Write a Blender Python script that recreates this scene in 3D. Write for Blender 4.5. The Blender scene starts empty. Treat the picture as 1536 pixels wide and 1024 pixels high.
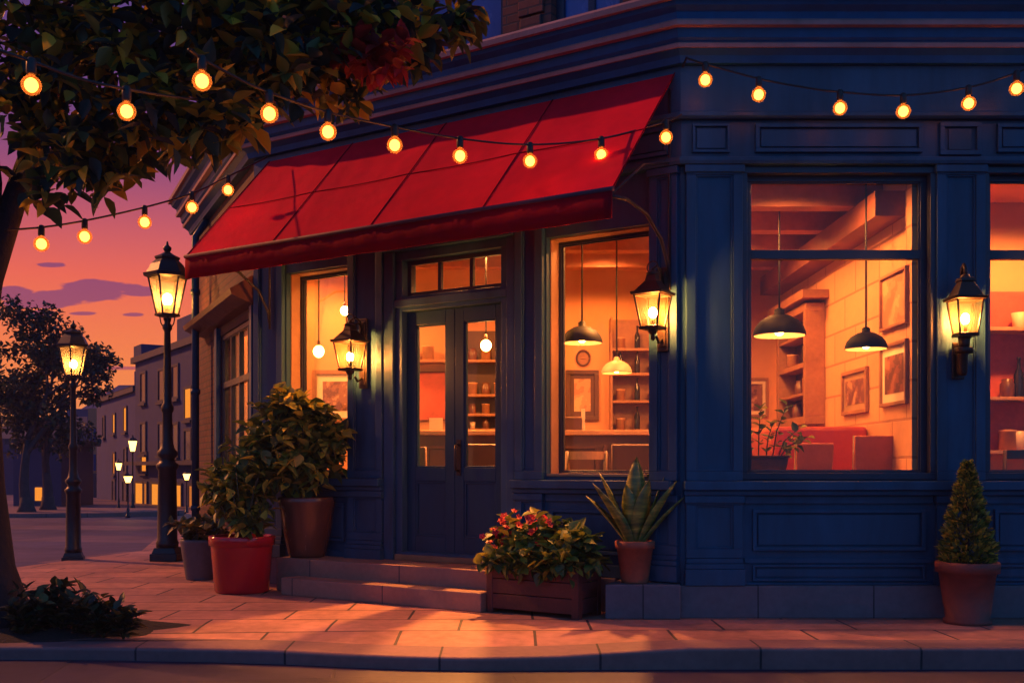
import bpy, bmesh, math, random
from mathutils import Vector, Matrix, Euler
rnd = random.Random(7)
sc = bpy.context.scene
COL = sc.collection
R_ = math.radians
EXPO = 1.0
# ------------------------------------------------------------------ materials
def lin(c): return tuple((x/12.92 if x <= .04045 else ((x+.055)/1.055)**2.4) for x in c)
class NT:
    def __init__(s, nt): s.nt = nt; s.n = nt.nodes; s.l = nt.links
    def new(s, t, **kw):
        nd = s.n.new(t)
        for k, v in kw.items(): setattr(nd, k, v)
        return nd
    def put(s, sock, v):
        if isinstance(v, bpy.types.NodeSocket): s.l.new(v, sock)
        else: sock.default_value = v
    def math(s, op, a, b=0.0, c=None):
        nd = s.n.new('ShaderNodeMath'); nd.operation = op
        s.put(nd.inputs[0], a); s.put(nd.inputs[1], b)
        if c is not None: s.put(nd.inputs[2], c)
        return nd.outputs[0]
    def mix(s, f, a, b, mode='MIX'):
        nd = s.n.new('ShaderNodeMix'); nd.data_type = 'RGBA'; nd.blend_type = mode
        s.put(nd.inputs[0], f); s.put(nd.inputs[6], a); s.put(nd.inputs[7], b)
        return nd.outputs[2]
    def ramp(s, f, stops, interp='LINEAR'):
        nd = s.n.new('ShaderNodeValToRGB'); cr = nd.color_ramp; cr.interpolation = interp
        while len(cr.elements) < len(stops): cr.elements.new(.5)
        for e, (p, c) in zip(cr.elements, stops):
            e.position = p; e.color = (*c, 1) if len(c) == 3 else c
        s.put(nd.inputs[0], f); return nd.outputs[0]
    def noise(s, vec, scale, detail=4, rough=.55):
        nd = s.n.new('ShaderNodeTexNoise'); nd.inputs['Scale'].default_value = scale
        nd.inputs['Detail'].default_value = detail; nd.inputs['Roughness'].default_value = rough
        if vec is not None: s.l.new(vec, nd.inputs['Vector'])
        return nd.outputs[0]
def newmat(name):
    m = bpy.data.materials.new(name); m.use_nodes = True
    t = NT(m.node_tree)
    b = next(n for n in t.n if n.type == 'BSDF_PRINCIPLED')
    o = next(n for n in t.n if n.type == 'OUTPUT_MATERIAL')
    return m, t, b, o
def c4(c): return (*c, 1.0)
def paint(name, col, rough=.5, var=.35, scale=3.0, bump=.15, bscale=40, metal=0.0, streak=False, spec=.5, edge=None):
    """base colour broken up by two octaves of wear, light bump"""
    m, t, b, o = newmat(name)
    tc = t.new('ShaderNodeTexCoord').outputs['Object']
    v = tc
    if streak:
        mp = t.new('ShaderNodeMapping'); mp.inputs['Scale'].default_value = (1, 1, .18)
        t.l.new(tc, mp.inputs[0]); v = mp.outputs[0]
    n1 = t.noise(v, scale, 6); n2 = t.noise(v, scale*6.3, 3)
    f = t.math('ADD', t.math('MULTIPLY', n1, .7), t.math('MULTIPLY', n2, .3))
    lo = tuple(x*(1-var) for x in col); hi = tuple(min(1, x*(1+var)) for x in col)
    cc = t.ramp(f, [(.3, lo), (.7, hi)])
    t.l.new(cc, b.inputs['Base Color'])
    b.inputs['Metallic'].default_value = metal
    b.inputs['Specular IOR Level'].default_value = spec
    rr = t.math('ADD', t.math('MULTIPLY', n2, .25), rough-.12); t.l.new(rr, b.inputs['Roughness'])
    if bump:
        bp = t.new('ShaderNodeBump'); bp.inputs['Strength'].default_value = bump; bp.inputs['Distance'].default_value = .01
        t.l.new(t.noise(tc, bscale, 4), bp.inputs['Height']); t.l.new(bp.outputs[0], b.inputs['Normal'])
    return m
def bricks(name, c1, c2, mortar, bw, rh, ms, axes, rough=.8, bump=.6, offset=.5, var=.3, nscale=2.0, rot=0.0, distort=0.0, origin=(0,0)):
    """brick/slab pattern; axes picks which object axes carry it: 'xy','xz' or a 2-vector along the wall"""
    m, t, b, o = newmat(name)
    tc = t.new('ShaderNodeTexCoord').outputs['Object']
    sp = t.new('ShaderNodeSeparateXYZ'); t.l.new(tc, sp.inputs[0])
    if axes == 'xy': U, V = sp.outputs[0], sp.outputs[1]
    else:
        U = t.math('ADD', t.math('MULTIPLY', sp.outputs[0], axes[0]), t.math('MULTIPLY', sp.outputs[1], axes[1])); V = sp.outputs[2]
    if rot:
        c, s_ = math.cos(rot), math.sin(rot)
        U, V = (t.math('ADD', t.math('MULTIPLY', U, c), t.math('MULTIPLY', V, s_)),
                t.math('SUBTRACT', t.math('MULTIPLY', V, c), t.math('MULTIPLY', U, s_)))
    if distort:
        dn = t.noise(tc, 1.3, 2); d = t.math('MULTIPLY', t.math('SUBTRACT', dn, .5), distort)
        U = t.math('ADD', U, d); V = t.math('ADD', V, d)
    cb = t.new('ShaderNodeCombineXYZ'); t.put(cb.inputs[0], t.math('ADD', U, origin[0])); t.put(cb.inputs[1], t.math('ADD', V, origin[1]))
    br = t.new('ShaderNodeTexBrick'); br.offset = offset
    t.l.new(cb.outputs[0], br.inputs['Vector'])
    br.inputs['Color1'].default_value = c4(c1); br.inputs['Color2'].default_value = c4(c2); br.inputs['Mortar'].default_value = c4(mortar)
    br.inputs['Scale'].default_value = 1; br.inputs['Mortar Size'].default_value = ms; br.inputs['Mortar Smooth'].default_value = .2
    br.inputs['Brick Width'].default_value = bw; br.inputs['Row Height'].default_value = rh
    n1 = t.noise(tc, nscale, 6); n2 = t.noise(tc, nscale*9, 4)
    f = t.math('ADD', t.math('MULTIPLY', n1, .6), t.math('MULTIPLY', n2, .4))
    g = t.ramp(f, [(.3, (1-var,)*3), (.7, (1+var*.4,)*3)])
    t.l.new(t.mix(1.0, br.outputs['Color'], g, 'MULTIPLY'), b.inputs['Base Color'])
    t.l.new(t.math('ADD', t.math('MULTIPLY', n1, .35), rough-.2), b.inputs['Roughness'])
    h = t.math('SUBTRACT', t.math('MULTIPLY', n2, .35), br.outputs['Fac'])
    bp = t.new('ShaderNodeBump'); bp.inputs['Strength'].default_value = bump; bp.inputs['Distance'].default_value = .012
    t.l.new(h, bp.inputs['Height']); t.l.new(bp.outputs[0], b.inputs['Normal'])
    return m
def creases(m, axis_scale, strength):
    t = NT(m.node_tree); b = next(n for n in t.n if n.type == 'BSDF_PRINCIPLED'); old = b.inputs['Normal'].links[0].from_socket
    tc = t.new('ShaderNodeTexCoord').outputs['Object']; mp = t.new('ShaderNodeMapping'); mp.inputs['Scale'].default_value = axis_scale; mp.inputs['Rotation'].default_value = (0, 0, .6); t.l.new(tc, mp.inputs[0])
    bp = t.new('ShaderNodeBump'); bp.inputs['Strength'].default_value = strength; bp.inputs['Distance'].default_value = .06
    t.l.new(t.noise(mp.outputs[0], 1.0, 3), bp.inputs['Height']); t.l.new(old, bp.inputs['Normal']); t.l.new(bp.outputs[0], b.inputs['Normal'])
def leafmat(name, stops, trans=.35, rough=.5):
    m, t, b, o = newmat(name)
    g = t.new('ShaderNodeNewGeometry')
    cc = t.ramp(g.outputs['Random Per Island'], stops)
    t.l.new(cc, b.inputs['Base Color']); b.inputs['Roughness'].default_value = rough
    tr = t.new('ShaderNodeBsdfTranslucent'); t.l.new(cc, tr.inputs[0])
    mx = t.new('ShaderNodeMixShader'); mx.inputs[0].default_value = trans
    t.l.new(b.outputs[0], mx.inputs[1]); t.l.new(tr.outputs[0], mx.inputs[2]); t.l.new(mx.outputs[0], o.inputs[0])
    return m
def glow(name, rgb, strength):
    m, t, b, o = newmat(name)
    t.n.remove(b); e = t.new('ShaderNodeEmission'); e.inputs[0].default_value = c4(rgb); e.inputs[1].default_value = strength
    t.l.new(e.outputs[0], o.inputs[0]); return m
def glassmat(name, tint=(1, 1, 1), refl=.9, rough=.02):
    m, t, b, o = newmat(name); t.n.remove(b)
    tr = t.new('ShaderNodeBsdfTransparent'); tr.inputs[0].default_value = c4(tint)
    gl = t.new('ShaderNodeBsdfGlossy'); gl.inputs['Roughness'].default_value = rough
    fr = t.new('ShaderNodeFresnel'); fr.inputs[0].default_value = 1.45
    mx = t.new('ShaderNodeMixShader'); t.l.new(t.math('MULTIPLY', fr.outputs[0], refl), mx.inputs[0])
    t.l.new(tr.outputs[0], mx.inputs[1]); t.l.new(gl.outputs[0], mx.inputs[2]); t.l.new(mx.outputs[0], o.inputs[0])
    return m
def frosted(name, tint=(1, .78, .4), fac=.35):
    m, t, b, o = newmat(name); t.n.remove(b)
    tr = t.new('ShaderNodeBsdfTransparent'); tr.inputs[0].default_value = c4(tint)
    tl = t.new('ShaderNodeBsdfTranslucent'); tl.inputs[0].default_value = c4(tint)
    mx = t.new('ShaderNodeMixShader'); mx.inputs[0].default_value = fac
    t.l.new(tr.outputs[0], mx.inputs[1]); t.l.new(tl.outputs[0], mx.inputs[2]); t.l.new(mx.outputs[0], o.inputs[0])
    return m
LDIR = (-.839, .544); SDIR = (-.425, .905)
M = {}
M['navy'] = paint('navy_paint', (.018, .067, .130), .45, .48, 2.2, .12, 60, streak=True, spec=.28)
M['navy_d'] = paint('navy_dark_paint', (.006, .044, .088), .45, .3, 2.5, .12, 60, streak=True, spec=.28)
M['cornice'] = paint('cornice_paint', (.007, .078, .20), .5, .3, 2, .12, 60, spec=.25)
M['frame'] = paint('window_frame_paint', (.010, .020, .048), .38, .3, 4, .1, 60)
M['trim'] = paint('cornice_trim_stone', (.32, .17, .16), .6, .3, 3, .25, 50)
M['reveal'] = paint('reveal_lit_wood', (.34, .20, .11), .5, .25, 3, .15, 40)  # tan also carries the interior light's orange on the jambs
M['stone'] = bricks('plinth_stone', (.15, .12, .14), (.12, .095, .12), (.03, .025, .035), .86, 2.0, .006, (1, 0), .75, .5, 0, .35, 2.0, origin=(.3, 1.0))
M['step'] = bricks('step_stone', (.33, .175, .125), (.27, .14, .11), (.05, .04, .05), 1.02, 5.0, .006, (-.839, .544), .7, .4, 0, .3, 2.5, origin=(.2, 2.2))
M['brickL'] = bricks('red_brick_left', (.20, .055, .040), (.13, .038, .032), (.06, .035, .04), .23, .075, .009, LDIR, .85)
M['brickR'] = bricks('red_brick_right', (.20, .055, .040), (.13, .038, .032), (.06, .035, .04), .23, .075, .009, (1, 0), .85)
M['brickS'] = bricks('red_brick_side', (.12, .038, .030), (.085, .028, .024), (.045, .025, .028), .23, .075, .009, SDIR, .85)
M['iron'] = paint('black_iron', (.018, .018, .026), .42, .3, 12, .2, 90, .35)
M['iron2'] = paint('bronze_iron', (.030, .018, .014), .42, .3, 12, .2, 90, .35)
M['plastic'] = paint('black_rubber', (.012, .011, .012), .55, .2, 20, 0)
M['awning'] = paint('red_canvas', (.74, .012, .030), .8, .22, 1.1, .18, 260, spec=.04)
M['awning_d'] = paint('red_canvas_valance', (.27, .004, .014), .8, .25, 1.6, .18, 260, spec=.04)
creases(M['awning'], (2.4, .9, 1.2), .3); creases(M['awning_d'], (5, 5, 1.5), .35)
M['piping'] = paint('canvas_piping', (.10, .03, .05), .7, .2, 4, 0)
M['glass'] = glassmat('window_glass', (.97, .97, .97), .55)
M['uglass'] = paint('upper_window_glass', (.06, .10, .30), .25, .35, 1.2, 0)
M['lglass'] = frosted('lantern_glass', (1, .86, .62), .010)
M['sglass'] = frosted('street_lamp_glass', (1, .90, .66), .16)
M['bulb'] = glow('bulb_glow', (1.0, .40, .11), 7)
M['bglass'] = frosted('amber_halo_glass', (1, .50, .20), .13)  # amber tint imitates the orange halo ring round each bulb
M['lbulb'] = glow('lantern_bulb_glow', (1.0, .31, .06), 950)
M['sbulb'] = glow('street_bulb_glow', (1.0, .36, .075), 85)
M['fbulb'] = glow('far_lamp_glow', (1.0, .55, .12), 3.0)
M['pbulb'] = glow('pendant_bulb_glow', (1.0, .42, .09), 60)
M['spotface'] = glow('spotlight_face', (1.0, .62, .22), 6)
M['litwin'] = glow('lit_window_glow', (1.0, .30, .030), .50)
M['litwin2'] = glow('lit_window_dim_glow', (1.0, .26, .04), .28)
# interior
M['iwall'] = paint('interior_plaster', (.62, .29, .13), .75, .12, 1.4, .1, 30)
M['iblock'] = bricks('painted_block_wall', (.64, .32, .15), (.58, .28, .13), (.40, .17, .08), .62, .30, .012, (0, 1), .7, .5, .5, .15, 1.6)
M['iceil'] = paint('ceiling_plaster', (.60, .24, .13), .8, .12, 1.2, .05, 30)
M['ifloor'] = paint('floor_boards', (.50, .24, .12), .45, .3, 2, .1, 30)
M['beam'] = paint('beam_wood', (.34, .12, .06), .6, .3, 3, .2, 30)
M['dkwood'] = paint('dark_wood', (.085, .030, .018), .45, .35, 4, .15, 40, streak=True)
M['mdwood'] = paint('mid_wood', (.30, .13, .06), .45, .3, 4, .15, 40)
M['ltwood'] = paint('light_wood', (.55, .28, .13), .45, .2, 4, .1, 40)
M['leather'] = paint('red_leather', (.42, .045, .025), .42, .2, 3, .2, 60)
M['leather2'] = paint('orange_leather', (.48, .12, .045), .45, .2, 3, .2, 60)
M['paper'] = paint('picture_mount', (.75, .60, .42), .7, .08, 3, 0)
M['shade'] = paint('pendant_shade_black', (.004, .0035, .004), .6, .2, 6, 0, spec=.06)
M['shade_i'] = paint('pendant_shade_cream', (.80, .62, .42), .5, .1, 6, 0)
M['redpaper'] = paint('red_poster', (.48, .085, .05), .7, .3, 5, 0)
M['jar1'] = paint('jar_brown', (.13, .045, .025), .35, .3, 9, 0)
M['jar2'] = paint('jar_tan', (.50, .24, .11), .45, .2, 9, 0)
M['jar3'] = paint('jar_dark_glass', (.02, .016, .014), .12, .2, 9, 0)
M['cream'] = paint('cream_ceramic', (.75, .55, .35), .4, .1, 9, 0)
# outside
M['pave'] = bricks('pavement_slabs', (.56, .24, .165), (.42, .18, .14), (.045, .028, .035), .92, .50, .011, 'xy', .72, .45, .43, .62, 1.1, origin=(.37, .12))
M['kerb'] = bricks('kerb_stone', (.26, .13, .12), (.20, .105, .11), (.03, .022, .03), 1.0, 9, .008, 'xy', .75, .45, 0, .35, 2, origin=(.45, 3))
M['road'] = bricks('road_slabs', (.042, .025, .058), (.026, .018, .046), (.03, .02, .035), 1.7, .95, .010, 'xy', .6, .5, .37, .5, .9, rot=.12, origin=(.3, .2))
M['plaza'] = bricks('plaza_sun_shade_setts', (.25, .125, .115), (.055, .045, .095), (.05, .03, .05), 3.4, 1.9, .012, 'xy', .6, .4, .5, .8, .22, rot=-.22)  # big warm and blue blocks paint in the sunlit and shaded patches
M['soil'] = paint('dark_soil', (.014, .012, .010), .95, .4, 9, .9, 50)
M['bark'] = paint('bark', (.014, .012, .016), .9, .5, 5, 1.0, 26, streak=True)
M['bark2'] = paint('bark_far', (.050, .036, .040), .9, .4, 5, .6, 26)
M['stem'] = paint('green_stem', (.05, .05, .018), .7, .3, 8, 0)
M['leafT'] = leafmat('tree_leaves', [(0, (.008, .034, .044)), (.35, (.020, .060, .044)), (.52, (.065, .115, .022)), (.74, (.26, .22, .025)), (1, (.68, .44, .03))], .35)  # yellowing leaves; ochre share raised to carry the bulbs' gold light
M['leafR'] = leafmat('red_gap_leaves', [(0, (.16, .012, .014)), (.6, (.34, .02, .02)), (1, (.42, .05, .02))], .35)
M['leafF'] = leafmat('far_leaves', [(0, (.010, .020, .026)), (.6, (.024, .040, .022)), (1, (.10, .085, .02))], .3)
M['leafS'] = leafmat('shrub_leaves', [(0, (.034, .070, .026)), (.45, (.11, .16, .034)), (.8, (.34, .33, .045)), (1, (.55, .44, .05))], .25)  # yellow end paints lamp-lit gold onto the shrub leaves
M['leafD'] = leafmat('dark_leaves', [(0, (.020, .034, .026)), (.6, (.055, .065, .026)), (1, (.14, .12, .03))], .2)
M['leafY'] = leafmat('planter_leaves', [(0, (.028, .064, .022)), (.5, (.085, .15, .03)), (.85, (.30, .30, .04)), (1, (.55, .46, .05))], .25)  # gold end carries lit leaf tops where the sun is blocked
M['flower'] = paint('red_petals', (.62, .016, .018), .5, .25, 20, 0)
M['potred'] = paint('red_glaze', (.36, .010, .020), .16, .15, 2, .03, 20, spec=.6)
M['potgrey'] = paint('grey_pot', (.10, .095, .105), .6, .3, 4, .2, 40)
M['urn'] = paint('brown_glaze', (.085, .034, .022), .22, .45, 3, .05, 20, spec=.6, streak=True)
M['terra'] = paint('terracotta', (.33, .088, .045), .7, .3, 5, .3, 50)
M['terra2'] = paint('dark_terracotta', (.17, .045, .032), .7, .3, 5, .3, 50)
M['plank'] = paint('planter_planks', (.075, .016, .014), .55, .45, 5, .4, 40)
M['houseA'] = paint('far_hazed_brick', (.016, .026, .105), .85, .3, .8, .3, 6)  # blue-violet distance haze mixed into the far walls' colours
M['houseB'] = paint('far_hazed_mauve_render', (.020, .034, .140), .85, .2, .6, .1, 6)
M['houseC'] = paint('far_hazed_violet_render', (.046, .040, .115), .85, .2, .6, .1, 6)
M['houseD'] = paint('far_hazed_dim_render', (.040, .034, .085), .85, .2, .3, .1, 6)
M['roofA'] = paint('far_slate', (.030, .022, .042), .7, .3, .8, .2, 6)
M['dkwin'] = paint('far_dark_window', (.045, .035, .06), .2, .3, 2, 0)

# ------------------------------------------------------------------ geometry helpers
ORG = {}
class MB:
    def __init__(s): s.v = []; s.f = []; s.sm = []
    def add(s, vs, fs, smooth=False):
        b = len(s.v); s.v += [Vector(p) for p in vs]
        for f in fs: s.f.append([b+i for i in f]); s.sm.append(smooth)
        return s
    def box(s, fr, u0, u1, v0, v1, z0, z1):
        if u0 > u1: u0, u1 = u1, u0
        if v0 > v1: v0, v1 = v1, v0
        P = [fr(u, v, z) for z in (z0, z1) for v in (v0, v1) for u in (u0, u1)]
        return s.add(P, [(0, 1, 3, 2), (4, 6, 7, 5), (0, 4, 5, 1), (2, 3, 7, 6), (0, 2, 6, 4), (1, 5, 7, 3)])
    def taperbox(s, cx, cy, z0, z1, w0, d0, w1, d1, rot=0.0):
        c, sn = math.cos(rot), math.sin(rot); P = []
        for z, w, d in ((z0, w0, d0), (z1, w1, d1)):
            for sx, sy in ((-1, -1), (1, -1), (1, 1), (-1, 1)):
                x, y = sx*w/2, sy*d/2; P.append((cx+c*x-sn*y, cy+sn*x+c*y, z))
        return s.add(P, [(3, 2, 1, 0), (4, 5, 6, 7), (0, 1, 5, 4), (1, 2, 6, 5), (2, 3, 7, 6), (3, 0, 4, 7)])
    def prism(s, pts, z0, z1):
        n = len(pts); P = [(x, y, z0) for x, y in pts]+[(x, y, z1) for x, y in pts]
        return s.add(P, [tuple(range(n))[::-1], tuple(range(n, 2*n))]+[(i, (i+1) % n, n+(i+1) % n, n+i) for i in range(n)])
    def lathe(s, cx, cy, prof, seg=32, smooth=True, rot=0.0, cap=True, sx=1, sy=1):
        P = []; fs = []
        for r, z in prof:
            for k in range(seg):
                a = rot+2*math.pi*k/seg; P.append((cx+r*math.cos(a)*sx, cy+r*math.sin(a)*sy, z))
        for i in range(len(prof)-1):
            for k in range(seg):
                k2 = (k+1) % seg; fs.append((i*seg+k, i*seg+k2, (i+1)*seg+k2, (i+1)*seg+k))
        if cap: fs += [tuple(range(seg))[::-1], tuple((len(prof)-1)*seg+k for k in range(seg))]
        return s.add(P, fs, smooth)
    def tube(s, pts, rad, seg=8, smooth=True, cap=True):
        pts = [Vector(p) for p in pts]; n = len(pts)
        if not hasattr(rad, '__len__'): rad = [rad]*n
        P = []; fs = []; up = None
        for i, p in enumerate(pts):
            d = (pts[min(i+1, n-1)]-pts[max(i-1, 0)]).normalized()
            if up is None: up = d.orthogonal().normalized()
            up = (up-d*up.dot(d)); up = up.normalized() if up.length > 1e-6 else d.orthogonal().normalized()
            w = d.cross(up)
            for k in range(seg):
                a = 2*math.pi*k/seg; P.append(p+(up*math.cos(a)+w*math.sin(a))*rad[i])
        for i in range(n-1):
            for k in range(seg):
                k2 = (k+1) % seg; fs.append((i*seg+k, i*seg+k2, (i+1)*seg+k2, (i+1)*seg+k))
        if cap: fs += [tuple(range(seg))[::-1], tuple((n-1)*seg+k for k in range(seg))]
        return s.add(P, fs, smooth)
    def sphere(s, c, r, seg=12, rings=8, sz=1.0):
        pr = [(max(r*math.sin(math.pi*i/rings), 1e-4), c[2]-r*sz*math.cos(math.pi*i/rings)) for i in range(rings+1)]
        return s.lathe(c[0], c[1], pr, seg)
    def leaf(s, p, d, n, L, W, fold=.25, droop=.15):
        d = d.normalized(); n = (n-d*n.dot(d)); n = n.normalized() if n.length > 1e-5 else d.orthogonal().normalized()
        w = d.cross(n)
        P = [p]; fs = []; S_ = ((.14, .30, .1), (.36, .50, .25), (.66, .36, .6), (.87, .15, .85))
        for t_, w_, f_ in S_:
            c = p+d*L*t_-n*L*droop*t_*t_; P += [c-n*L*.02, c+w*W*w_+n*W*fold*w_*2, c-w*W*w_+n*W*fold*w_*2]
        P.append(p+d*L-n*L*droop); fs += [(0, 2, 1), (0, 1, 3)]
        for i in range(3):
            a = 1+3*i; fs += [(a, a+1, a+4, a+3), (a, a+3, a+5, a+2)]
        fs += [(10, 11, 13), (10, 13, 12)]
        return s.add(P, fs, True)
    def build(s, name, mat, parent=None, bevel=0.0, org=None):
        o3 = Vector(ORG.get(parent.name, (0, 0, 0))) if parent else Vector(org or (0, 0, 0))
        me = bpy.data.meshes.new(name); me.from_pydata([p-o3 for p in s.v], [], s.f)
        for p, f in zip(me.polygons, s.sm): p.use_smooth = f
        me.materials.append(mat); me.validate()
        bm = bmesh.new(); bm.from_mesh(me); bmesh.ops.recalc_face_normals(bm, faces=bm.faces); bm.to_mesh(me); bm.free(); me.update()
        ob = bpy.data.objects.new(name, me); COL.objects.link(ob)
        if parent: ob.parent = parent
        else: ob.location = o3
        ORG[ob.name] = o3
        if bevel:
            md = ob.modifiers.new('bevel', 'BEVEL'); md.width = bevel; md.segments = 2; md.limit_method = 'ANGLE'; md.angle_limit = R_(40)
            md.use_clamp_overlap = True
        return ob
def frame(base, du):
    b = Vector((base[0], base[1])); d = Vector(du).normalized(); n = Vector((0, 0))
    return b, d
def mkframe(bx, by, dx, dy, nx, ny):
    return lambda u, v, z: Vector((bx+dx*u+nx*v, by+dy*u+ny*v, z))
W = lambda x, y, z: Vector((x, y, z))
CX, CY = 1.27, 8.0
FL = mkframe(CX, CY, -.839, .544, -.544, -.839)
FR = mkframe(CX, CY, 1, 0, 0, -1)
EX, EY = CX-.839*4.5, CY+.544*4.5
FS = mkframe(EX, EY, -.425, .905, -.905, -.425)
def tag(o, label, cat, group=None):
    o['label'] = label; o['category'] = cat
    if group: o['group'] = group
    return o
def thing(name, label, cat, loc=(0, 0, 0), group=None, rz=0.0):
    o = bpy.data.objects.new(name, None); COL.objects.link(o); o.empty_display_size = .1
    o.location = loc; o.rotation_euler = (0, 0, rz); ORG[o.name] = Vector(loc)
    return tag(o, label, cat, group)
def local(name, label, cat, group=None):      # built round the origin, placed afterwards
    return thing(name, label, cat, (0, 0, 0), group)
def place(o, loc, rz=0.0, s=1.0):
    o.location = loc; o.rotation_euler = (0, 0, rz); o.scale = (s, s, s); return o
def copy_tree(o, parent=None):
    c = o.copy(); COL.objects.link(c)
    if parent: c.parent = parent
    for ch in list(o.children): copy_tree(ch, c)
    return c
def struct(mb, name, mat, bevel=0.0):
    o = mb.build(name, mat, None, bevel); o['kind'] = 'structure'; return o
def px(x, y, d):                               # a point at depth d seen at picture position x, y of the 1536 x 1024 frame
    return Vector(((x-768)/1600*d, d, 1.125-(y-700)/1600*d))
def gz(y): return 0.0 if y < 14 else -.0135*(y-14)

# ------------------------------------------------------------------ ground
KP = [(-9, 7.0), (-4.2, 7.0), (-2.66, 6.96), (-1.9, 6.88), (-1.41, 6.8), (-1.0, 6.70), (-.6, 6.63), (-.2, 6.60), (.2, 6.61), (.6, 6.63), (1.0, 6.64), (1.5, 6.64), (9, 6.64)]
def lerp_tab(tab, x):
    for (a, b), (c, d) in zip(tab, tab[1:]):
        if x <= c: f = max(0, min(1, (x-a)/(c-a))); return b+(d-b)*f
    return tab[-1][1]
def ky(x): return lerp_tab(KP, x)
def kdip(x): return lerp_tab([(-9, -.05), (-2.9, -.05), (-2.3, -.05), (-1.6, -.045), (-1.0, -.05), (-.3, -.055), (.3, -.045), (1.1, 0), (9, 0)], x)
ROADZ = -.135
def pz(x, y):
    f = max(0.0, 1-(y-ky(x))/.9); return gz(y)+kdip(x)*f*f*(3-2*f)
mb = MB(); xs = [-9+.15*i for i in range(121)]
rows = []
for j in range(26):
    rows.append([len(mb.v)+i for i in range(len(xs))])
    for x in xs:
        y0 = ky(x)+.30; y = y0+(14.4-y0)*(j/25)**1.4
        xl = -5.0-(14.4-y)*.232
        xx = max(x, xl) if y > 7.6 else x
        mb.v.append(Vector((xx, y, pz(xx, y))))
for j in range(25):
    for i in range(len(xs)-1):
        a, b, c, d = rows[j][i], rows[j][i+1], rows[j+1][i+1], rows[j+1][i]
        if (mb.v[a]-mb.v[b]).length < 1e-4 and (mb.v[c]-mb.v[d]).length < 1e-4: continue
        mb.f.append([a, b, c, d]); mb.sm.append(True)
# pavement runs on along the far side of the street
b0 = len(mb.v)
for y in (14.4, 20, 30, 45, 70):
    mb.v += [Vector((-5.0-.27*(y-14.4), y, gz(y))), Vector((4, y, gz(y)))]
for i in range(4): mb.f.append([b0+2*i, b0+2*i+1, b0+2*i+3, b0+2*i+2]); mb.sm.append(True)
pav = struct(mb, 'pavement', M['pave'])
kb = MB(); n = 0
for x in [-9+.1*i for i in range(181)]:
    y = ky(x); z = pz(x, y); zb = pz(x, y+.30)
    kb.v += [Vector((x, y+.012, ROADZ-.1)), Vector((x, y, z-.02)), Vector((x, y+.02, z)), Vector((x, y+.31, zb+.001)), Vector((x, y+.31, zb-.2))]
for i in range(180):
    for k in range(4):
        kb.f.append([5*i+k, 5*i+5+k, 5*i+6+k, 5*i+1+k]); kb.sm.append(k in (1,))
struct(kb, 'kerb', M['kerb'])
struct(MB().box(W, -40, 40, -12, 7.3, ROADZ-.3, ROADZ), 'road', M['road'])
mb = MB(); ys = [7.15, 9, 11, 14, 20, 30, 45, 70, 110, 180, 420]
for y in ys: mb.v += [Vector((-300, y, gz(y)-.035)), Vector((300, y, gz(y)-.035))]
for i in range(len(ys)-1): mb.f.append([2*i, 2*i+1, 2*i+3, 2*i+2]); mb.sm.append(False)
struct(mb, 'plaza', M['plaza'])
mb = MB()                                       # kerbed island under the far trees
pts = [(-14.6+5.2*math.cos(a)*1.0, 30.5+2.2*math.sin(a)) for a in [2*math.pi*k/40 for k in range(40)]]
mb.prism(pts, gz(30)-.3, gz(30)+.10); struct(mb, 'tree_island', M['kerb'])
mb = MB()                                       # mound of soil round the near tree
nr = 34; mb.v.append(Vector((-3.2, 7.62, .07)))
for rr, hz in ((.6, .04), (1, -.006)):
    for k in range(nr):
        a = 2*math.pi*k/nr; q = 1+.08*math.sin(3*a+1)+.05*math.sin(7*a)
        X_, Y_ = -3.25+.86*rr*q*math.cos(a), 7.55+.46*rr*q*math.sin(a); mb.v.append(Vector((X_, Y_, pz(X_, Y_)+hz+.008*math.sin(9*a))))
for k in range(nr):
    k2 = (k+1) % nr; mb.f += [[0, 1+k, 1+k2], [1+k, 1+nr+k, 1+nr+k2, 1+k2]]; mb.sm += [True, True]
struct(mb, 'soil_bed', M['soil'])

# ------------------------------------------------------------------ cafe building
cafe = thing('cafe_building', 'corner cafe with dark navy panelled shopfront, lit windows and red brick upper storey', 'building', (CX, CY+1, 0))
def wall_open(mb, fr, u0, u1, z0, z1, v0, v1, holes):
    us = sorted({u0, u1, *[h[0] for h in holes], *[h[1] for h in holes]}); zs = sorted({z0, z1, *[h[2] for h in holes], *[h[3] for h in holes]})
    for a, b in zip(us, us[1:]):
        run = None
        for c, d in zip(zs, zs[1:]):
            um, zm = (a+b)/2, (c+d)/2
            solid = not any(h[0] < um < h[1] and h[2] < zm < h[3] for h in holes)
            if solid: run = (run[0], d) if run else (c, d)
            if (not solid or d == zs[-1]) and run: mb.box(fr, a, b, v0, v1, *run); run = None
def ring(mb, fr, u0, u1, z0, z1, w, v0, v1, wz=None):      # rectangular frame, butted
    wz = wz or w
    mb.box(fr, u0, u1, v0, v1, z0, z0+wz); mb.box(fr, u0, u1, v0, v1, z1-wz, z1)
    mb.box(fr, u0, u0+w, v0, v1, z0+wz, z1-wz); mb.box(fr, u1-w, u1, v0, v1, z0+wz, z1-wz)
def panel(mb, fr, u0, u1, z0, z1, v, bead=.022, h=.016):   # raised moulding round a raised field, a deep groove between
    ring(mb, fr, u0, u1, z0, z1, bead, v, v+h+.014); g = bead+.014; mb.box(fr, u0+g, u1-g, v, v+h-.002, z0+g, z1-g)
HL = [(.26, 1.18, 1.05, 2.98), (1.55, 2.75, .3, 3.03), (3.29, 4.09, 1.05, 2.98)]
HR = [(.47, 1.88, 1.03, 3.34), (2.28, 3.69, 1.03, 3.34), (4.12, 5.3, 1.03, 3.34)]
HS = [(.12, 1.95, .75, 2.62)]
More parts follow.
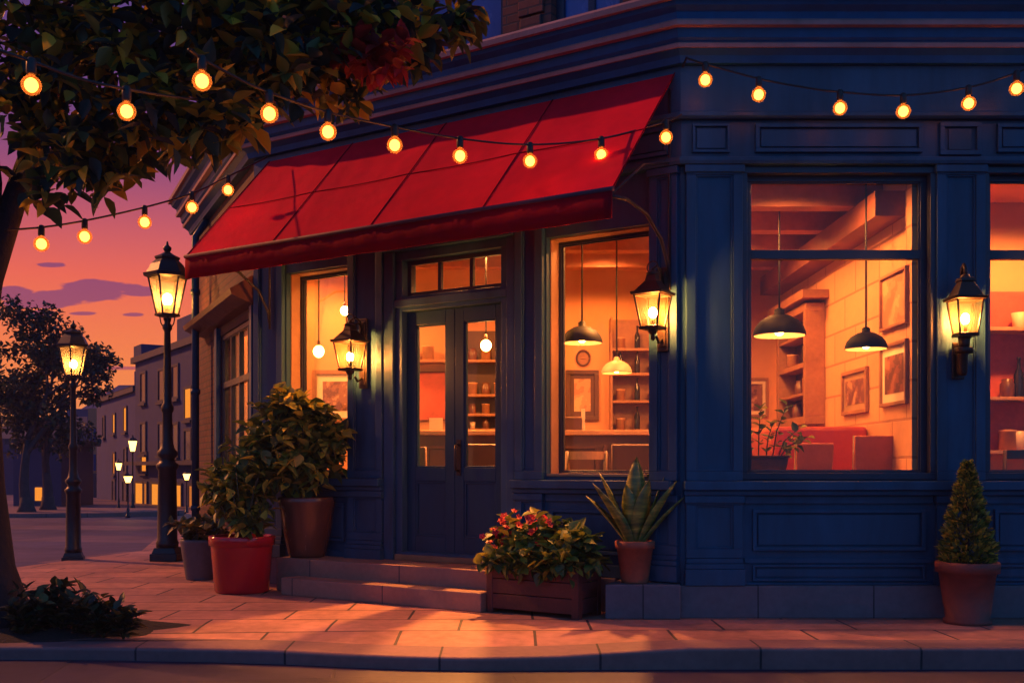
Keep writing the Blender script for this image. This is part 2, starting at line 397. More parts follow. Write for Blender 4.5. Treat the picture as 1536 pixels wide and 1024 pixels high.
w1 = MB(); wall_open(w1, FL, 0, 4.5, 0, 4.2, -.26, 0, HL); w1.build('shopfront_wall', M['navy'], cafe)
w2 = MB(); wall_open(w2, FR, 0, 5.7, 0, 4.2, -.26, 0, HR); w2.build('shopfront_wall', M['navy'], cafe)
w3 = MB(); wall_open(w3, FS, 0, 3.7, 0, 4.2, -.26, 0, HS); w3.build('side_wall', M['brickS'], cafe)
# pilasters: shaft with recessed panel look, base and capital
def pilaster(fr, u0, u1, z0, z1, v=.05, mat='navy', base=True, split=1.0):
    m = MB(); b = .07
    ring(m, fr, u0, u1, z0+.2 if base else z0, z1, b, 0, v)
    m.box(fr, u0+b, u1-b, 0, v-.028, (z0+.2 if base else z0)+b, z1-b)
    ring(m, fr, u0+b, u1-b, (z0+.2 if base else z0)+b, z1-b, .014, v-.028, v-.012)
    m.box(fr, u0-.012, u1+.012, 0, v+.02, z1-.055, z1-.002)
    if base:
        m.box(fr, u0-.012, u1+.012, 0, v+.035, z0, z0+.12); m.box(fr, u0-.006, u1+.006, 0, v+.02, z0+.122, z0+.16); m.box(fr, u0, u1, 0, v+.008, z0+.162, z0+.198)
    return m.build('pilaster', M[mat], cafe, .004)
ZP = .245
for u0, u1 in ((.03, .45), (1.90, 2.26), (3.71, 4.09), (5.32, 5.68)):
    pilaster(FR, u0, u1, 1.022, 3.373, base=False); pilaster(FR, u0, u1, ZP, .912)
for u0, u1 in ((.015, .245), (1.195, 1.46), (2.87, 3.275), (4.105, 4.49)):
    pilaster(FL, u0, u1, 1.022, 3.373, base=False); pilaster(FL, u0, u1, .265, .912)
# panels below the windows and in the band above
for fr, u0, u1 in ((FR, .47, 1.88), (FR, 2.28, 3.69), (FR, 4.12, 5.3)):
    m = MB(); m.box(fr, u0, u1, 0, .02, .405, .445); m.box(fr, u0, u1, 0, .028, .852, .91); m.box(fr, u0, u1, 0, .03, .245, .262)
    panel(m, fr, u0+.06, u1-.06, .50, .81, 0, .028, .02); panel(m, fr, u0+.06, u1-.06, .272, .395, 0, .018, .014)
    m.build('base_panel', M['navy'], cafe, .003)
for u0, u1 in ((.26, 1.18), (3.29, 4.09)):
    m = MB(); m.box(FL, u0, u1, 0, .028, .852, .91); m.box(FL, u0, u1, 0, .03, .265, .36); panel(m, FL, u0+.05, u1-.05, .44, .79, 0, .028, .02)
    m.build('base_panel', M['navy'], cafe, .003)
m = MB()
for u0, u1 in ((.55, 1.80), (2.36, 3.60), (4.2, 5.2)): panel(m, FR, u0, u1, 3.475, 3.69, 0, .03, .022)
for u0 in (.08, 3.78): panel(m, FR, u0, u0+.28, 3.475, 3.69, 0, .02, .016)
ring(m, FR, 1.93, 2.24, 3.455, 3.70, .035, 0, .035)
for a, b in ((.1, 1.45), (1.55, 2.8), (2.95, 4.4)): panel(m, FL, a, b, 3.475, 3.69, 0, .03, .022)
m.build('band_panel', M['navy'], cafe, .003)
m = MB(); m.box(FR, 2.0, 2.17, 0, .012, 3.5, 3.655); m.build('vent_plate', M['frame'], cafe)
# long mouldings swept round the corners
PATH = [FS(3.75, 0, 0), FS(0, 0, 0), FL(0, 0, 0), FR(5.75, 0, 0)]
DIRS = [(.905, .425), (.544, .839), (0, 1.0)]      # inward normals of side, left, right faces (minus the outward ones)
def sweep(name, prof, mat, bevel=0.0, segs=(0, 1, 2)):
    m = MB(); out = [Vector((-x, -y)) for x, y in DIRS]
    pts = []
    for i in range(segs[0], segs[-1]+2):
        p = Vector((PATH[i].x, PATH[i].y))
        if i == segs[0]: mv = out[i]
        elif i == segs[-1]+1: mv = out[i-1]
        else:
            a, b = out[i-1], out[i]; h = (a+b).normalized(); mv = h/h.dot(a)
        pts.append((p, mv))
    k = len(prof)
    for p, mv in pts:
        for v, z in prof: q = p+mv*v; m.v.append(Vector((q.x, q.y, z)))
    for i in range(len(pts)-1):
        for j in range(k):
            j2 = (j+1) % k; m.f.append([i*k+j, i*k+j2, (i+1)*k+j2, (i+1)*k+j]); m.sm.append(False)
    m.f += [list(range(k)), list(range((len(pts)-1)*k, len(pts)*k))[::-1]]; m.sm += [False, False]
    return m.build(name, M[mat], cafe, bevel)
def rect(v0, v1, z0, z1): return [(v0, z0), (v1, z0), (v1, z1), (v0, z1)]
sweep('architrave', [(-.02, 3.376), (.075, 3.376), (.085, 3.40), (.085, 3.425), (.05, 3.435), (-.02, 3.435)], 'navy', .003, (1, 2))
sweep('frieze', [(-.02, 3.72), (.05, 3.72), (.07, 3.735), (.07, 3.765), (.03, 3.78), (.03, 4.12), (-.02, 4.12)], 'navy', .003, (1, 2))
sweep('cornice', [(-.02, 4.122), (.08, 4.122), (.10, 4.17), (.15, 4.205), (.15, 4.24), (.185, 4.27), (.20, 4.335), (.235, 4.365), (.25, 4.43), (.30, 4.46), (.33, 4.52), (.33, 4.53), (-.02, 4.56)], 'cornice')
for v, z, h in ((.155, 4.206, .045), (.24, 4.335, .05), (.34, 4.49, .065)):
    sweep('cornice_fillet', [(v-.05, z), (v+.012, z), (v+.018, z+h*.6), (v-.002, z+h), (v-.05, z+h+.012)], 'trim')
sweep('sill_course', [(-.01, .914), (.06, .914), (.10, .945), (.105, 1.005), (.08, 1.02), (-.01, 1.02)], 'navy', .004, (2,)) if False else None
def ledge(fr, u0, u1):
    m = MB()
    m.box(fr, u0, u1, 0, .075, .914, .952); m.box(fr, u0, u1, 0, .115, .953, 1.02)
    return m.build('sill', M['navy'], cafe, .006)
ledge(FR, .01, 5.7); ledge(FL, .045, 1.47); ledge(FL, 2.86, 4.5)
# plinth
m = MB(); m.box(FR, -.02, 5.75, 0, .07, 0, .243); m.build('plinth', M['stone'], cafe, .008)
m = MB(); m.prism([(FL(.52, 0, 0).x, FL(.52, 0, 0).y), (.69, 7.90), (1.245, 7.88), (1.262, 8.01)], 0, .255); m.build('plinth', M['stone'], cafe, .008)
for a, b in ((.53, 1.41), (3.825, 4.52)): MB().box(FL, a, b, 0, .05, 0, .262).build('plinth', M['stone'], cafe, .006)
# steps
m = MB(); m.box(FL, 1.43, 3.82, .001, .40, 0, .30); m.build('step', M['step'], cafe, .008)
m = MB(); m.box(FL, 1.40, 3.54, .401, .62, 0, .150); m.build('step', M['step'], cafe, .008)
m = MB(); m.box(FL, 1.56, 2.74, -.25, .03, .302, .352); m.build('threshold', M['mdwood'], cafe, .005)
# windows
def window(fr, u0, u1, z0, z1, vg=-.16, fw=.055, mull=(), trans=(), mat='frame', casing=True, name='window', lining=None):
    m = MB(); ring(m, fr, u0+.002, u1-.002, z0+.002, z1-.002, fw, vg-.03, vg+.035)
    ring(m, fr, u0+fw, u1-fw, z0+fw, z1-fw, .014, vg+.008, vg+.022)
    for a in trans: m.box(fr, u0+fw, u1-fw, vg-.025, vg+.032, a-.035, a+.035)
    zz = [z0+fw]+sum([[a-.035, a+.035] for a in trans], [])+[z1-fw]
    for a in mull:
        for c, d in zip(zz[::2], zz[1::2]): m.box(fr, a-.022, a+.022, vg-.022, vg+.028, c, d)
    w_ = m.build(name, M[mat], cafe, .004)
    g = MB(); g.box(fr, u0+fw-.01, u1-fw+.01, vg-.003, vg+.003, z0+fw-.01, z1-fw+.01); g.build('pane', M['glass'], w_)
    if casing:
        c = MB(); ring(c, fr, u0-.03, u1+.03, z0-.0, z1+.03, .05, -.05, .024); c.build('casing', M[mat], w_, .004)
    if lining:
        l = MB(); l.box(fr, u1-.012, u1-.002, vg+.036, .0-.055, z0+.01, z1-.01); l.box(fr, u0+.002, u0+.012, vg+.036, -.055, z0+.01, z1-.01)
        l.box(fr, u0+.013, u1-.013, vg+.036, -.055, z1-.012, z1-.002); l.box(fr, u0+.013, u1-.013, vg+.036, .02, z0+.002, z0+.022)
        l.build('reveal', M[lining], w_)
    return w_
for h in HR: window(FR, *h, vg=-.10, fw=.06, trans=(2.73,))
for h in (HL[0], HL[2]): window(FL, *h, vg=-.21, fw=.035, lining='reveal', casing=False)
window(FS, *HS[0], vg=-.05, fw=.05, mull=(.52, .98, 1.45), trans=(2.05,), casing=False)
# hood and trims on the side
m = MB(); P = []
for u in (-.02, 3.1):
    for v, z in ((0, 2.72), (.10, 2.74), (.24, 2.80), (.26, 2.85), (.05, 2.99), (0, 2.99)): P.append(FS(u, v, z))
m.add(P, [tuple(range(6)), tuple(range(6, 12))[::-1]]+[(i, (i+1) % 6, 6+(i+1) % 6, 6+i) for i in range(6)]); m.build('window_hood', M['dkwood'], cafe)
m = MB(); m.box(FS, .0, .11, 0, .05, .26, 2.71); m.box(FS, 1.96, 2.1, 0, .05, .26, 2.71); m.box(FS, .112, 1.958, 0, .05, .68, .75); m.build('side_casing', M['navy'], cafe, .004)
m = MB(); m.tube([FS(2.75, .16, .0), FS(2.75, .16, 3.9), FS(2.75, .02, 4.12)], .045, 10)
for z in (.6, 2.0, 3.2): m.tube([FS(2.75, .16, z), FS(2.75, .16, z+.06)], .058, 10)
m.build('downspout', M['navy_d'], cafe)
# doors
m = MB(); ring(m, FL, 1.55, 2.75, .302, 3.03, .075, -.20, .0); m.box(FL, 1.625, 2.675, -.2, -.0, 2.50, 2.63)
m.build('door_frame', M['navy'], cafe, .005)
m = MB(); m.box(FL, 1.47, 2.86, 0, .06, 3.031, 3.12); m.box(FL, 1.47, 1.549, 0, .035, .302, 3.03); m.box(FL, 2.751, 2.86, 0, .035, .302, 3.03); m.box(FL, 1.551, 2.749, 0.001, .03, 2.535, 2.60)
m.build('door_casing', M['navy'], cafe, .005)
tw = MB(); ring(tw, FL, 1.63, 2.67, 2.632, 2.953, .04, -.12, -.07)
for a in (1.98, 2.32): tw.box(FL, a-.016, a+.016, -.115, -.075, 2.672, 2.913)
tw = tw.build('transom_window', M['frame'], cafe, .003); MB().box(FL, 1.66, 2.64, -.098, -.092, 2.66, 2.925).build('pane', M['glass'], tw)
for u0, u1, hs in ((1.627, 2.148, 1), (2.152, 2.673, 0)):
    d = MB(); z0, z1 = .356, 2.497; st = .095
    d.box(FL, u0, u0+st, -.12, -.07, z0, z1); d.box(FL, u1-st, u1, -.12, -.07, z0, z1)
    for c, e in ((z0, z0+.16), (1.0, 1.12), (z1-.12, z1)): d.box(FL, u0+st, u1-st, -.12, -.07, c, e)
    d.box(FL, u0+st, u1-st, -.11, -.088, z0+.16, 1.0); ring(d, FL, u0+st, u1-st, z0+.16, 1.0, .02, -.088, -.076)
    ring(d, FL, u0+st, u1-st, 1.12, z1-.12, .014, -.115, -.078)
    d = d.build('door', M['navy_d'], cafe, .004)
    MB().box(FL, u0+st-.005, u1-st+.005, -.099, -.093, 1.115, z1-.115).build('door_pane', M['glass'], d)
    if hs:
        h = MB(); uh = u1-.045; h.box(FL, uh-.022, uh+.022, -.07, -.062, 1.05, 1.36)
        h.tube([FL(uh, -.062, 1.09), FL(uh, -.02, 1.10), FL(uh, -.012, 1.14), FL(uh, -.012, 1.27), FL(uh, -.02, 1.31), FL(uh, -.062, 1.32)], .011, 8)
        h.build('handle', M['iron2'], d)
# upper storey
UP = [(.42, 1.62), (2.05, 3.05)]
def upper(fr, u0, u1, holes, mat, ret=.05):
    m = MB(); wall_open(m, fr, u0, u1, 4.45, 8.0, -.30, -.02, [(a, b, 4.66, 6.9) for a, b in holes]); m.build('upper_wall', M[mat], cafe)
    for a, b in holes:
        w_ = MB(); ring(w_, fr, a+.002, b-.002, 4.662, 6.898, .07, -.17, -.10); c = (a+b)/2
        w_.box(fr, c-.03, c+.03, -.165, -.105, 4.732, 6.828)
        for z in (5.35, 6.1):
            w_.box(fr, a+.072, c-.03, -.16, -.11, z-.02, z+.02); w_.box(fr, c+.03, b-.072, -.16, -.11, z-.02, z+.02)
        w_.box(fr, a-.06, b+.06, -.10, .06, 4.60, 4.659)
        w_ = w_.build('upper_window', M['frame'], cafe, .004)
        MB().box(fr, a+.05, b-.05, -.142, -.132, 4.70, 6.86).build('pane', M['uglass'], w_)
upper(FL, 0, 4.5, [(.50, 1.15), (1.62, 2.6), (3.2, 4.0)], 'brickL')
upper(FR, 0, 5.7, [(.82, 1.58), (2.7, 3.5), (4.3, 5.1)], 'brickR')
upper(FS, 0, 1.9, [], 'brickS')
for fr, us in ((FL, (1.33, 2.85)), (FR, (.25, 2.15))):
    for u in us:
        m = MB()
        for k in range(14): m.box(fr, u-.10-.02*(k % 2), u+.10+.02*(k % 2), -.02, .012, 4.57+.25*k, 4.80+.25*k)
        m.build('quoin', M['brickL' if fr is FL else 'brickR'], cafe, .006)
# slabs, rear and inner walls
POLY = [(1.36, 8.12), (6.85, 8.12), (6.85, 13.65), (-3.92, 13.65), (-2.40, 10.52)]
MB().prism(POLY, .05, .33).build('floor', M['ifloor'], cafe)
MB().prism(POLY, 3.5, 3.62).build('ceiling', M['iceil'], cafe)
MB().prism(POLY, 7.9, 8.0).build('roof', M['roofA'], cafe)
m = MB(); m.box(W, -4.0, 6.95, 13.66, 13.9, 0, 8); m.box(W, 6.87, 7.05, 8.05, 13.655, 0, 8); m.build('rear_wall', M['brickR'], cafe)
MB().box(W, -3.25, 3.1, 12.3, 12.42, .33, 3.5).build('interior_wall', M['iwall'], cafe)
MB().box(W, 3.10, 3.24, 8.27, 12.42, .33, 3.5).build('partition_wall', M['iblock'], cafe)
MB().box(W, 3.242, 6.86, 9.6, 9.72, .33, 3.5).build('interior_wall', M['iwall'], cafe)
m = MB()
for y in (9.0, 9.9, 10.8, 11.7): m.box(W, -2.2 if y > 10.6 else (-.6 if y > 9.4 else .45), 3.098, y-.09, y+.09, 3.30, 3.499)
m.build('ceiling_beam', M['beam'], cafe)
MB().box(W, 2.86, 3.098, 8.40, 12.29, 3.10, 3.298).build('ceiling_beam', paint('duct_wood', (.20, .065, .035), .6, .3, 3, .2, 30), cafe)
m = MB(); m.box(FR, .47, 1.83, -.50, -.262, 1.04, 1.085); m.build('inner_sill', M['ltwood'], cafe, .004)
m = MB(); m.box(W, 2.42, 2.64, 12.1, 12.298, .33, 3.3); m.build('interior_column', M['iwall'], cafe, .01)

# ------------------------------------------------------------------ awning
aw = thing('awning', 'sloping red canvas awning with straight valance over the cafe entrance', 'awning', FL(2.15, 0, 3.0))
A0, A1 = .04, 4.29; AZ0, AZ1, AV = 4.09, 2.985, 1.04
m = MB(); NU, NV = 60, 14
def cloth(u, s):
    k = (u-A0)/(A1-A0)*4.0; bay = abs(math.sin(math.pi*k))
    return -.014*bay*math.sin(math.pi*s)-.006*math.sin(23*u+5*s)*s*(1-s)
P = []
for lay in (0, 1):
    for i in range(NU+1):
        for j in range(NV+1):
            u = A0+(A1-A0)*i/NU; s_ = j/NV
            p = FL(u, .012+(AV-.012)*s_, AZ0+(AZ1-AZ0)*s_); nn = Vector((-.544*.74, -.839*.74, .67))
            P.append(p+nn*(cloth(u, s_)-.008*lay))
fs = []; st = NV+1; off = (NU+1)*st
for i in range(NU):
    for j in range(NV):
        a = i*st+j; q = [a, a+st, a+st+1, a+1]; fs.append(q); fs.append([off+x for x in q[::-1]])
m.add(P, fs, True); can = m.build('canopy', M['awning'], aw)
m = MB()
for k in range(5):
    u = A0+(A1-A0)*k/4
    m.tube([FL(u, .012+(AV-.012)*s_, AZ0+(AZ1-AZ0)*s_+.006) for s_ in [i/12 for i in range(13)]], .004, 6)
m.tube([FL(A0+(A1-A0)*i/40, .012+(AV-.012)*.52, AZ0+(AZ1-AZ0)*.52+.004-.010*abs(math.sin(math.pi*i/10))) for i in range(41)], .004, 6)
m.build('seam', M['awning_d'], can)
m = MB(); P = []
for i in range(NU+1):
    u = A0+(A1-A0)*i/NU; wv = .004*math.sin(u*9)+.002*math.sin(u*23+1)
    P += [FL(u, AV+.004, AZ1-.004), FL(u, AV+.006+wv, AZ1-.10), FL(u, AV+.004+wv*1.6, AZ1-.195), FL(u, AV-.004+wv*1.6, AZ1-.195), FL(u, AV-.006, AZ1-.004)]
fs = []
for i in range(NU):
    for j in range(5): j2 = (j+1) % 5; fs.append((5*i+j, 5*i+5+j, 5*i+5+j2, 5*i+j2))
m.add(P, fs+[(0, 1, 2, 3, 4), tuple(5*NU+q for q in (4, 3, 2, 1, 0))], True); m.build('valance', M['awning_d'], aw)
MB().tube([FL(A0-.01, AV+.0, AZ1+.004), FL(A1+.01, AV, AZ1+.004)], .017, 8).build('front_bar', M['piping'], aw)
for u in (A0+.03, A1-.03):
    m = MB(); m.tube([FL(u, AV-.05, AZ1-.03), FL(u, .75, 2.98), FL(u, .45, 2.94), FL(u, .2, 2.80), FL(u, .08, 2.62), FL(u, .055, 2.5)], .013, 8)
    m.tube([FL(u, .055, 3.95), FL(u, .055, 2.45)], .011, 8); m.tube([FL(u, AV-.04, AZ1-.02), FL(u, .5, 3.28), FL(u, .06, 3.4)], .010, 8)
    m.build('bracket', M['iron'], aw)

# ------------------------------------------------------------------ lanterns on the walls
def fourpane(m, cx, cy, z0, z1, w0, w1, t=.010, rot=0.0):
    for k in range(4):
        a = rot+math.pi/4+k*math.pi/2; p0 = Vector((cx+w0*.7071*math.cos(a), cy+w0*.7071*math.sin(a), z0)); p1 = Vector((cx+w1*.7071*math.cos(a), cy+w1*.7071*math.sin(a), z1))
        m.tube([p0, p1], t, 6, False)
    for z, w_ in ((z0, w0), (z1, w1)): m.tube([(cx+w_*.7071*math.cos(rot+math.pi/4+k*math.pi/2), cy+w_*.7071*math.sin(rot+math.pi/4+k*math.pi/2), z) for k in range(5)], t, 6, False)
def wall_lantern(label, loc, rz, s=1.0, arm='top'):
    o = local('wall_lantern', label, 'wall lantern', 'lanterns on the cafe wall'); y0 = -.19 if arm == 'top' else -.15
    if arm == 'top':
        m = MB(); m.box(W, -.045, .045, -.022, 0, -.33, .30); m.box(W, -.03, .03, -.034, -.022, -.30, .27); m.build('back_plate', M['iron2'], o, .006)
        m = MB(); m.tube([(0, -.03, .18), (0, -.06, .27), (0, -.12, .30), (0, -.17, .27), (0, y0, .23)], .010, 8)
        m.tube([(0, -.03, .10)]+[(0, -.085+.04*math.cos(a), .20+.05*math.sin(a)) for a in [i*.55 for i in range(11)]]+[(0, -.03, .24)], .007, 6)
        m.tube([(0, -.03, -.24), (0, -.09, -.27), (0, -.13, -.23)], .010, 8); m.build('arm', M['iron2'], o)
        m = MB(); m.tube([(.045*math.sin(a), y0, .275+.045*math.cos(a)) for a in [2*math.pi*i/16 for i in range(17)]], .006, 6); m.build('ring', M['iron2'], o)
        ztop, zbot, w1, w0 = .07, -.165, .205, .13
        r = MB(); r.taperbox(0, y0, ztop, ztop+.022, .245, .245, .255, .255); r.taperbox(0, y0, ztop+.022, ztop+.105, .215, .215, .09, .09); r.taperbox(0, y0, ztop+.105, ztop+.15, .09, .09, .07, .07); r.lathe(0, y0, [(.05, ztop+.15), (.05, ztop+.165), (.014, ztop+.18), (.012, ztop+.2)], 12)
        r.build('roof', M['iron2'], o, .004)
        b = MB(); b.taperbox(0, y0, zbot-.018, zbot, .15, .15, .16, .16); b.lathe(0, y0, [(.008, zbot-.10), (.02, zbot-.085), (.014, zbot-.06), (.035, zbot-.035), (.045, zbot-.018)], 12); b.build('base', M['iron2'], o)
        zc = -.06
    else:
        m = MB(); m.box(W, -.05, .05, -.022, 0, -.46, -.20); m.build('back_plate', M['iron2'], o, .006)
        m = MB(); m.lathe(0, y0+.06, [(.03, -.44), (.04, -.42), (.042, -.30), (.055, -.28)], 14); m.lathe(0, y0+.03, [(.07, -.288), (.075, -.262), (.07, -.245)], 14); m.lathe(0, y0+.02, [(.04, -.26), (.05, -.165)], 14); m.tube([(0, -.02, -.36), (0, y0+.06, -.36)], .018, 8); m.build('arm', M['iron2'], o)
        m = MB(); m.tube([(.0, y0-.0, .255), (.0, y0, .30), (0, y0+.03, .33), (0, y0+.06, .31), (0, y0+.065, .26)], .016, 8); m.build('ring', M['iron2'], o)
        ztop, zbot, w1, w0 = .08, -.155, .21, .14
        r = MB(); r.taperbox(0, y0, ztop, ztop+.02, .255, .255, .275, .275); r.taperbox(0, y0, ztop+.02, ztop+.13, .22, .22, .10, .10); r.taperbox(0, y0, ztop+.13, ztop+.155, .125, .125, .11, .11); r.lathe(0, y0, [(.045, ztop+.155), (.03, ztop+.18)], 12); r.build('roof', M['iron2'], o, .004)
        b = MB(); b.taperbox(0, y0, zbot-.018, zbot, .155, .155, .165, .165); b.build('base', M['iron2'], o)
        zc = -.05
    m = MB(); fourpane(m, 0, y0, zbot, ztop, w0, w1, .008); m.build('lantern_frame', M['iron2'], o)
    m = MB(); P = []
    for z, w_ in ((zbot, w0*.97), (ztop, w1*.97)): P += [(-w_/2, y0-w_/2, z), (w_/2, y0-w_/2, z), (w_/2, y0+w_/2, z), (-w_/2, y0+w_/2, z)]
    m.add(P, [(0, 1, 5, 4), (1, 2, 6, 5), (2, 3, 7, 6), (3, 0, 4, 7)]); m.build('lantern_glass', M['lglass'], o)
    m = MB(); m.sphere((0, y0, zc), .030, 14, 10, 1.3); m.build('bulb', M['lbulb'], o)
    m = MB(); m.lathe(0, y0, [(.014, zbot), (.014, zc-.03)], 10); m.build('socket', M['iron2'], o)
    place(o, loc, rz, s)
    if arm != 'top': o.scale = (.86*s, .86*s, s)
    return o
RZL = math.atan2(.839, .544)-math.pi/2  # placeholder; the lantern's -y axis must meet the facade's outward normal
RZL = math.atan2(-.839, -.544)+math.pi/2
wall_lantern('dark iron wall lantern between the left window and the cafe door', FL(3.07, .052, 2.16), RZL)
wall_lantern('dark iron wall lantern to the right of the window beside the snake plant', FL(.12, .052, 2.32), RZL)
wall_lantern('long tapered iron wall lantern with arm below on the pilaster above the topiary', FR(2.05, .052, 2.26), 0, 1.05, 'low')

# ------------------------------------------------------------------ street lamps
def street_lamp(label):
    o = local('street_lamp', label, 'street lamp', 'cast iron lamps along the street')
    m = MB(); m.taperbox(0, 0, 0, .09, .33, .33, .33, .33); m.taperbox(0, 0, .09, .16, .30, .30, .25, .25); m.build('base', M['iron'], o, .008)
    m = MB(); m.lathe(0, 0, [(.13, .16), (.135, .22), (.12, .25), (.108, 1.10), (.13, 1.13), (.135, 1.17), (.10, 1.20), (.085, 1.24), (.12, 1.28), (.125, 1.32), (.085, 1.37), (.062, 1.48), (.058, 1.80), (.075, 1.83), (.075, 1.88), (.052, 1.92), (.048, 2.2), (.038, 2.80), (.058, 2.83), (.058, 2.87), (.036, 2.90), (.05, 2.96)], 16)
    m.build('post', M['iron'], o)
    m = MB()
    for k in range(4):
        a = k*math.pi/2+.4; ca, sa = math.cos(a), math.sin(a); m.tube([(.04*ca, .04*sa, 2.84), (.075*ca, .075*sa, 2.90), (.09*ca, .09*sa, 2.985)], .008, 6)
    m.build('scroll_bracket', M['iron'], o)
    zb, zt, rb, rt = 3.0, 3.46, .125, .225
    m = MB(); m.lathe(0, 0, [(.09, 2.975), (.15, 2.985), (.15, 3.01), (.12, 3.012)], 6, False, .4)
    for k in range(6):
        a = .4+k*math.pi/3; ca, sa = math.cos(a), math.sin(a); m.tube([(rb*ca, rb*sa, zb), (rt*ca, rt*sa, zt)], .012, 6, False)
    m.lathe(0, 0, [(.22, 3.44), (.275, 3.46), (.285, 3.50), (.25, 3.51)], 6, False, .4); m.build('lantern_frame', M['iron'], o)
    m = MB(); m.lathe(0, 0, [(rb*.96, zb), (rt*.96, zt)], 6, False, .4, cap=False); m.build('lantern_glass', M['sglass'], o)
    m = MB(); m.lathe(0, 0, [(.25, 3.505), (.19, 3.62), (.135, 3.675), (.15, 3.69), (.15, 3.71), (.08, 3.74), (.035, 3.77)], 6, False, .4); m.build('roof', M['iron'], o)
    m = MB(); m.lathe(0, 0, [(.03, 3.765), (.05, 3.80), (.05, 3.825), (.02, 3.85), (.008, 3.90)], 12); m.build('finial', M['iron'], o)
    m = MB(); m.sphere((0, 0, 3.19), .06, 14, 10, 1.25); m.build('bulb', M['sbulb'], o)
    m = MB(); m.lathe(0, 0, [(.025, 3.0), (.025, 3.13)], 10); m.build('socket', M['iron'], o)
    return o
sl = street_lamp('tall lit street lamp nearest the cafe, at the left end of the awning')
place(sl, (px(251, 840, 12.86).x, 12.86, 0), 0, .985)
s2 = copy_tree(sl); s2['label'] = 'second tallest lit street lamp, standing nearer the left tree'
place(s2, (px(110, 838, 13.0).x, 13.0, -.034), .3, .755)
def small_lamp(label):
    o = local('lamp_post', label, 'street lamp', 'small lamps far down the street')
    m = MB(); m.lathe(0, 0, [(.09, 0), (.09, .1), (.06, .14), (.05, .5), (.03, .55), (.025, 1.95), (.06, 1.98), (.07, 2.02)], 10); m.build('post', M['iron'], o)
    m = MB(); m.lathe(0, 0, [(.075, 2.02), (.15, 2.38)], 6, False); m.build('lantern', M['fbulb'], o)
    m = MB(); m.lathe(0, 0, [(.17, 2.38), (.12, 2.47), (.03, 2.52), (.02, 2.6)], 6, False); m.build('cap', M['iron'], o)
    return o
f0 = small_lamp('tallest of the far lamps, a thin post before the brown brick house')
for i, (X, d, h, lab) in enumerate(((199, 37.5, 2.6, None), (178, 37.5, 1.75, 'far lamp before the mauve house, left of the tallest far lamp'), (192, 28.6, 1.2, 'short stout far lamp standing closest in the square'), (280, 32, 1.3, 'short far lamp before the shop windows, beside the potted plants'))):
    o = f0 if i == 0 else copy_tree(f0)
    if lab: o['label'] = lab
    k = h/2.6; place(o, (px(X, 700, d).x, d, gz(d)-.03), .2*i, 1); o.scale = (max(k, .75),)*2+(k,)

# ------------------------------------------------------------------ festoon strings
def string_light(label, cord, bulbs, r=.048):
    """cord: list of (px, py, depth) knots; bulbs: list of cord positions (px)"""
    pts = [px(*c) for c in cord]; o = thing('string_light', label, 'string lights', pts[0], 'strings of warm bulbs')
    dense = []
    for i in range(len(pts)-1):
        p0, p1, p2, p3 = pts[max(i-1, 0)], pts[i], pts[i+1], pts[min(i+2, len(pts)-1)]
        for k in range(8):
            t_ = k/8; dense.append(.5*((2*p1)+(p2-p0)*t_+(2*p0-5*p1+4*p2-p3)*t_*t_+(3*p1-p0-3*p2+p3)*t_**3))
    dense.append(pts[-1])
    MB().tube(dense, .0075, 6).build('cord', M['plastic'], o)
    for bx in bulbs:
        best = min(dense, key=lambda q: abs(q.x/q.y*1600+768-bx)); k = dense.index(best)
        for q0, q1 in zip(dense, dense[1:]):
            a, b = q0.x/q0.y*1600+768, q1.x/q1.y*1600+768
            if min(a, b) <= bx <= max(a, b): best = q0.lerp(q1, (bx-a)/(b-a)); break
        x, y, z = best; tilt = rnd.uniform(-.06, .06)
        s_ = MB(); s_.lathe(x, y, [(.012, z+.016), (.021, z+.008), (.023, z-.02), (.023, z-.055), (.019, z-.062)], 12); s_ = s_.build('socket', M['plastic'], o)
        b_ = MB(); cz = z-.062-r*1.05
        prof = [(.016, z-.058), (.017, z-.066)]+[(max(r*math.sin(a), .0008), cz+r*math.cos(a)) for a in [.42+(math.pi-.42)*i/9 for i in range(10)]]
        b_.lathe(x, y, prof[::-1], 18); b_.build('bulb', M['bglass'], s_); MB().sphere((x, y, cz), r*.66, 14, 10, 1.08).build('filament', M['bulb'], s_)
    return o
string_light('string of large warm bulbs nearest the camera, running through the tree leaves', [(-70, 50, 4.7), (0, 76, 4.8), (47, 92, 4.9), (120, 118, 5.1), (190, 134, 5.3), (290, 149, 5.9), (350, 148, 7.0), (410, 136, 7.8), (450, 120, 8.6)], [47, 190], .046)
string_light('long string of bulbs sagging across the front of the red awning', [(283, 74, 5.3), (303, 88, 5.4), (350, 114, 5.55), (404, 139, 5.75), (490, 168, 6.2), (590, 190, 6.65), (690, 208, 7.05), (795, 217, 7.4), (902, 208, 7.55), (1000, 182, 7.7), (1022, 172, 7.8)], [303, 404, 492, 592, 690, 795, 902, 999], .050)
string_light('low string of bulbs against the sunset between the trunk and the awning', [(8, 345, 7.35), (62, 341, 7.6), (127, 331, 7.95), (217, 311, 8.5), (288, 290, 9.0), (342, 265, 9.5), (400, 236, 10.05)], [62, 127, 217, 288, 342], .054)
SL = string_light('string of bulbs hung along the navy frieze above the right window', [(1032, 88, 7.7), (1058, 96, 7.7), (1138, 118, 7.68), (1200, 130, 7.67), (1260, 138, 7.66), (1355, 143, 7.66), (1453, 131, 7.68), (1525, 109, 7.7), (1580, 84, 7.72), (1600, 76, 7.74)], [1058, 1138, 1260, 1355, 1453, 1525], .052)
for q in ((1032, 88, 7.7), (1600, 76, 7.74)):
    q = px(*q); MB().tube([q, q+Vector((0, .06, .03)), Vector((q.x, 7.94, q.z+.03))], .008, 6).build('hook', M['iron'], SL)

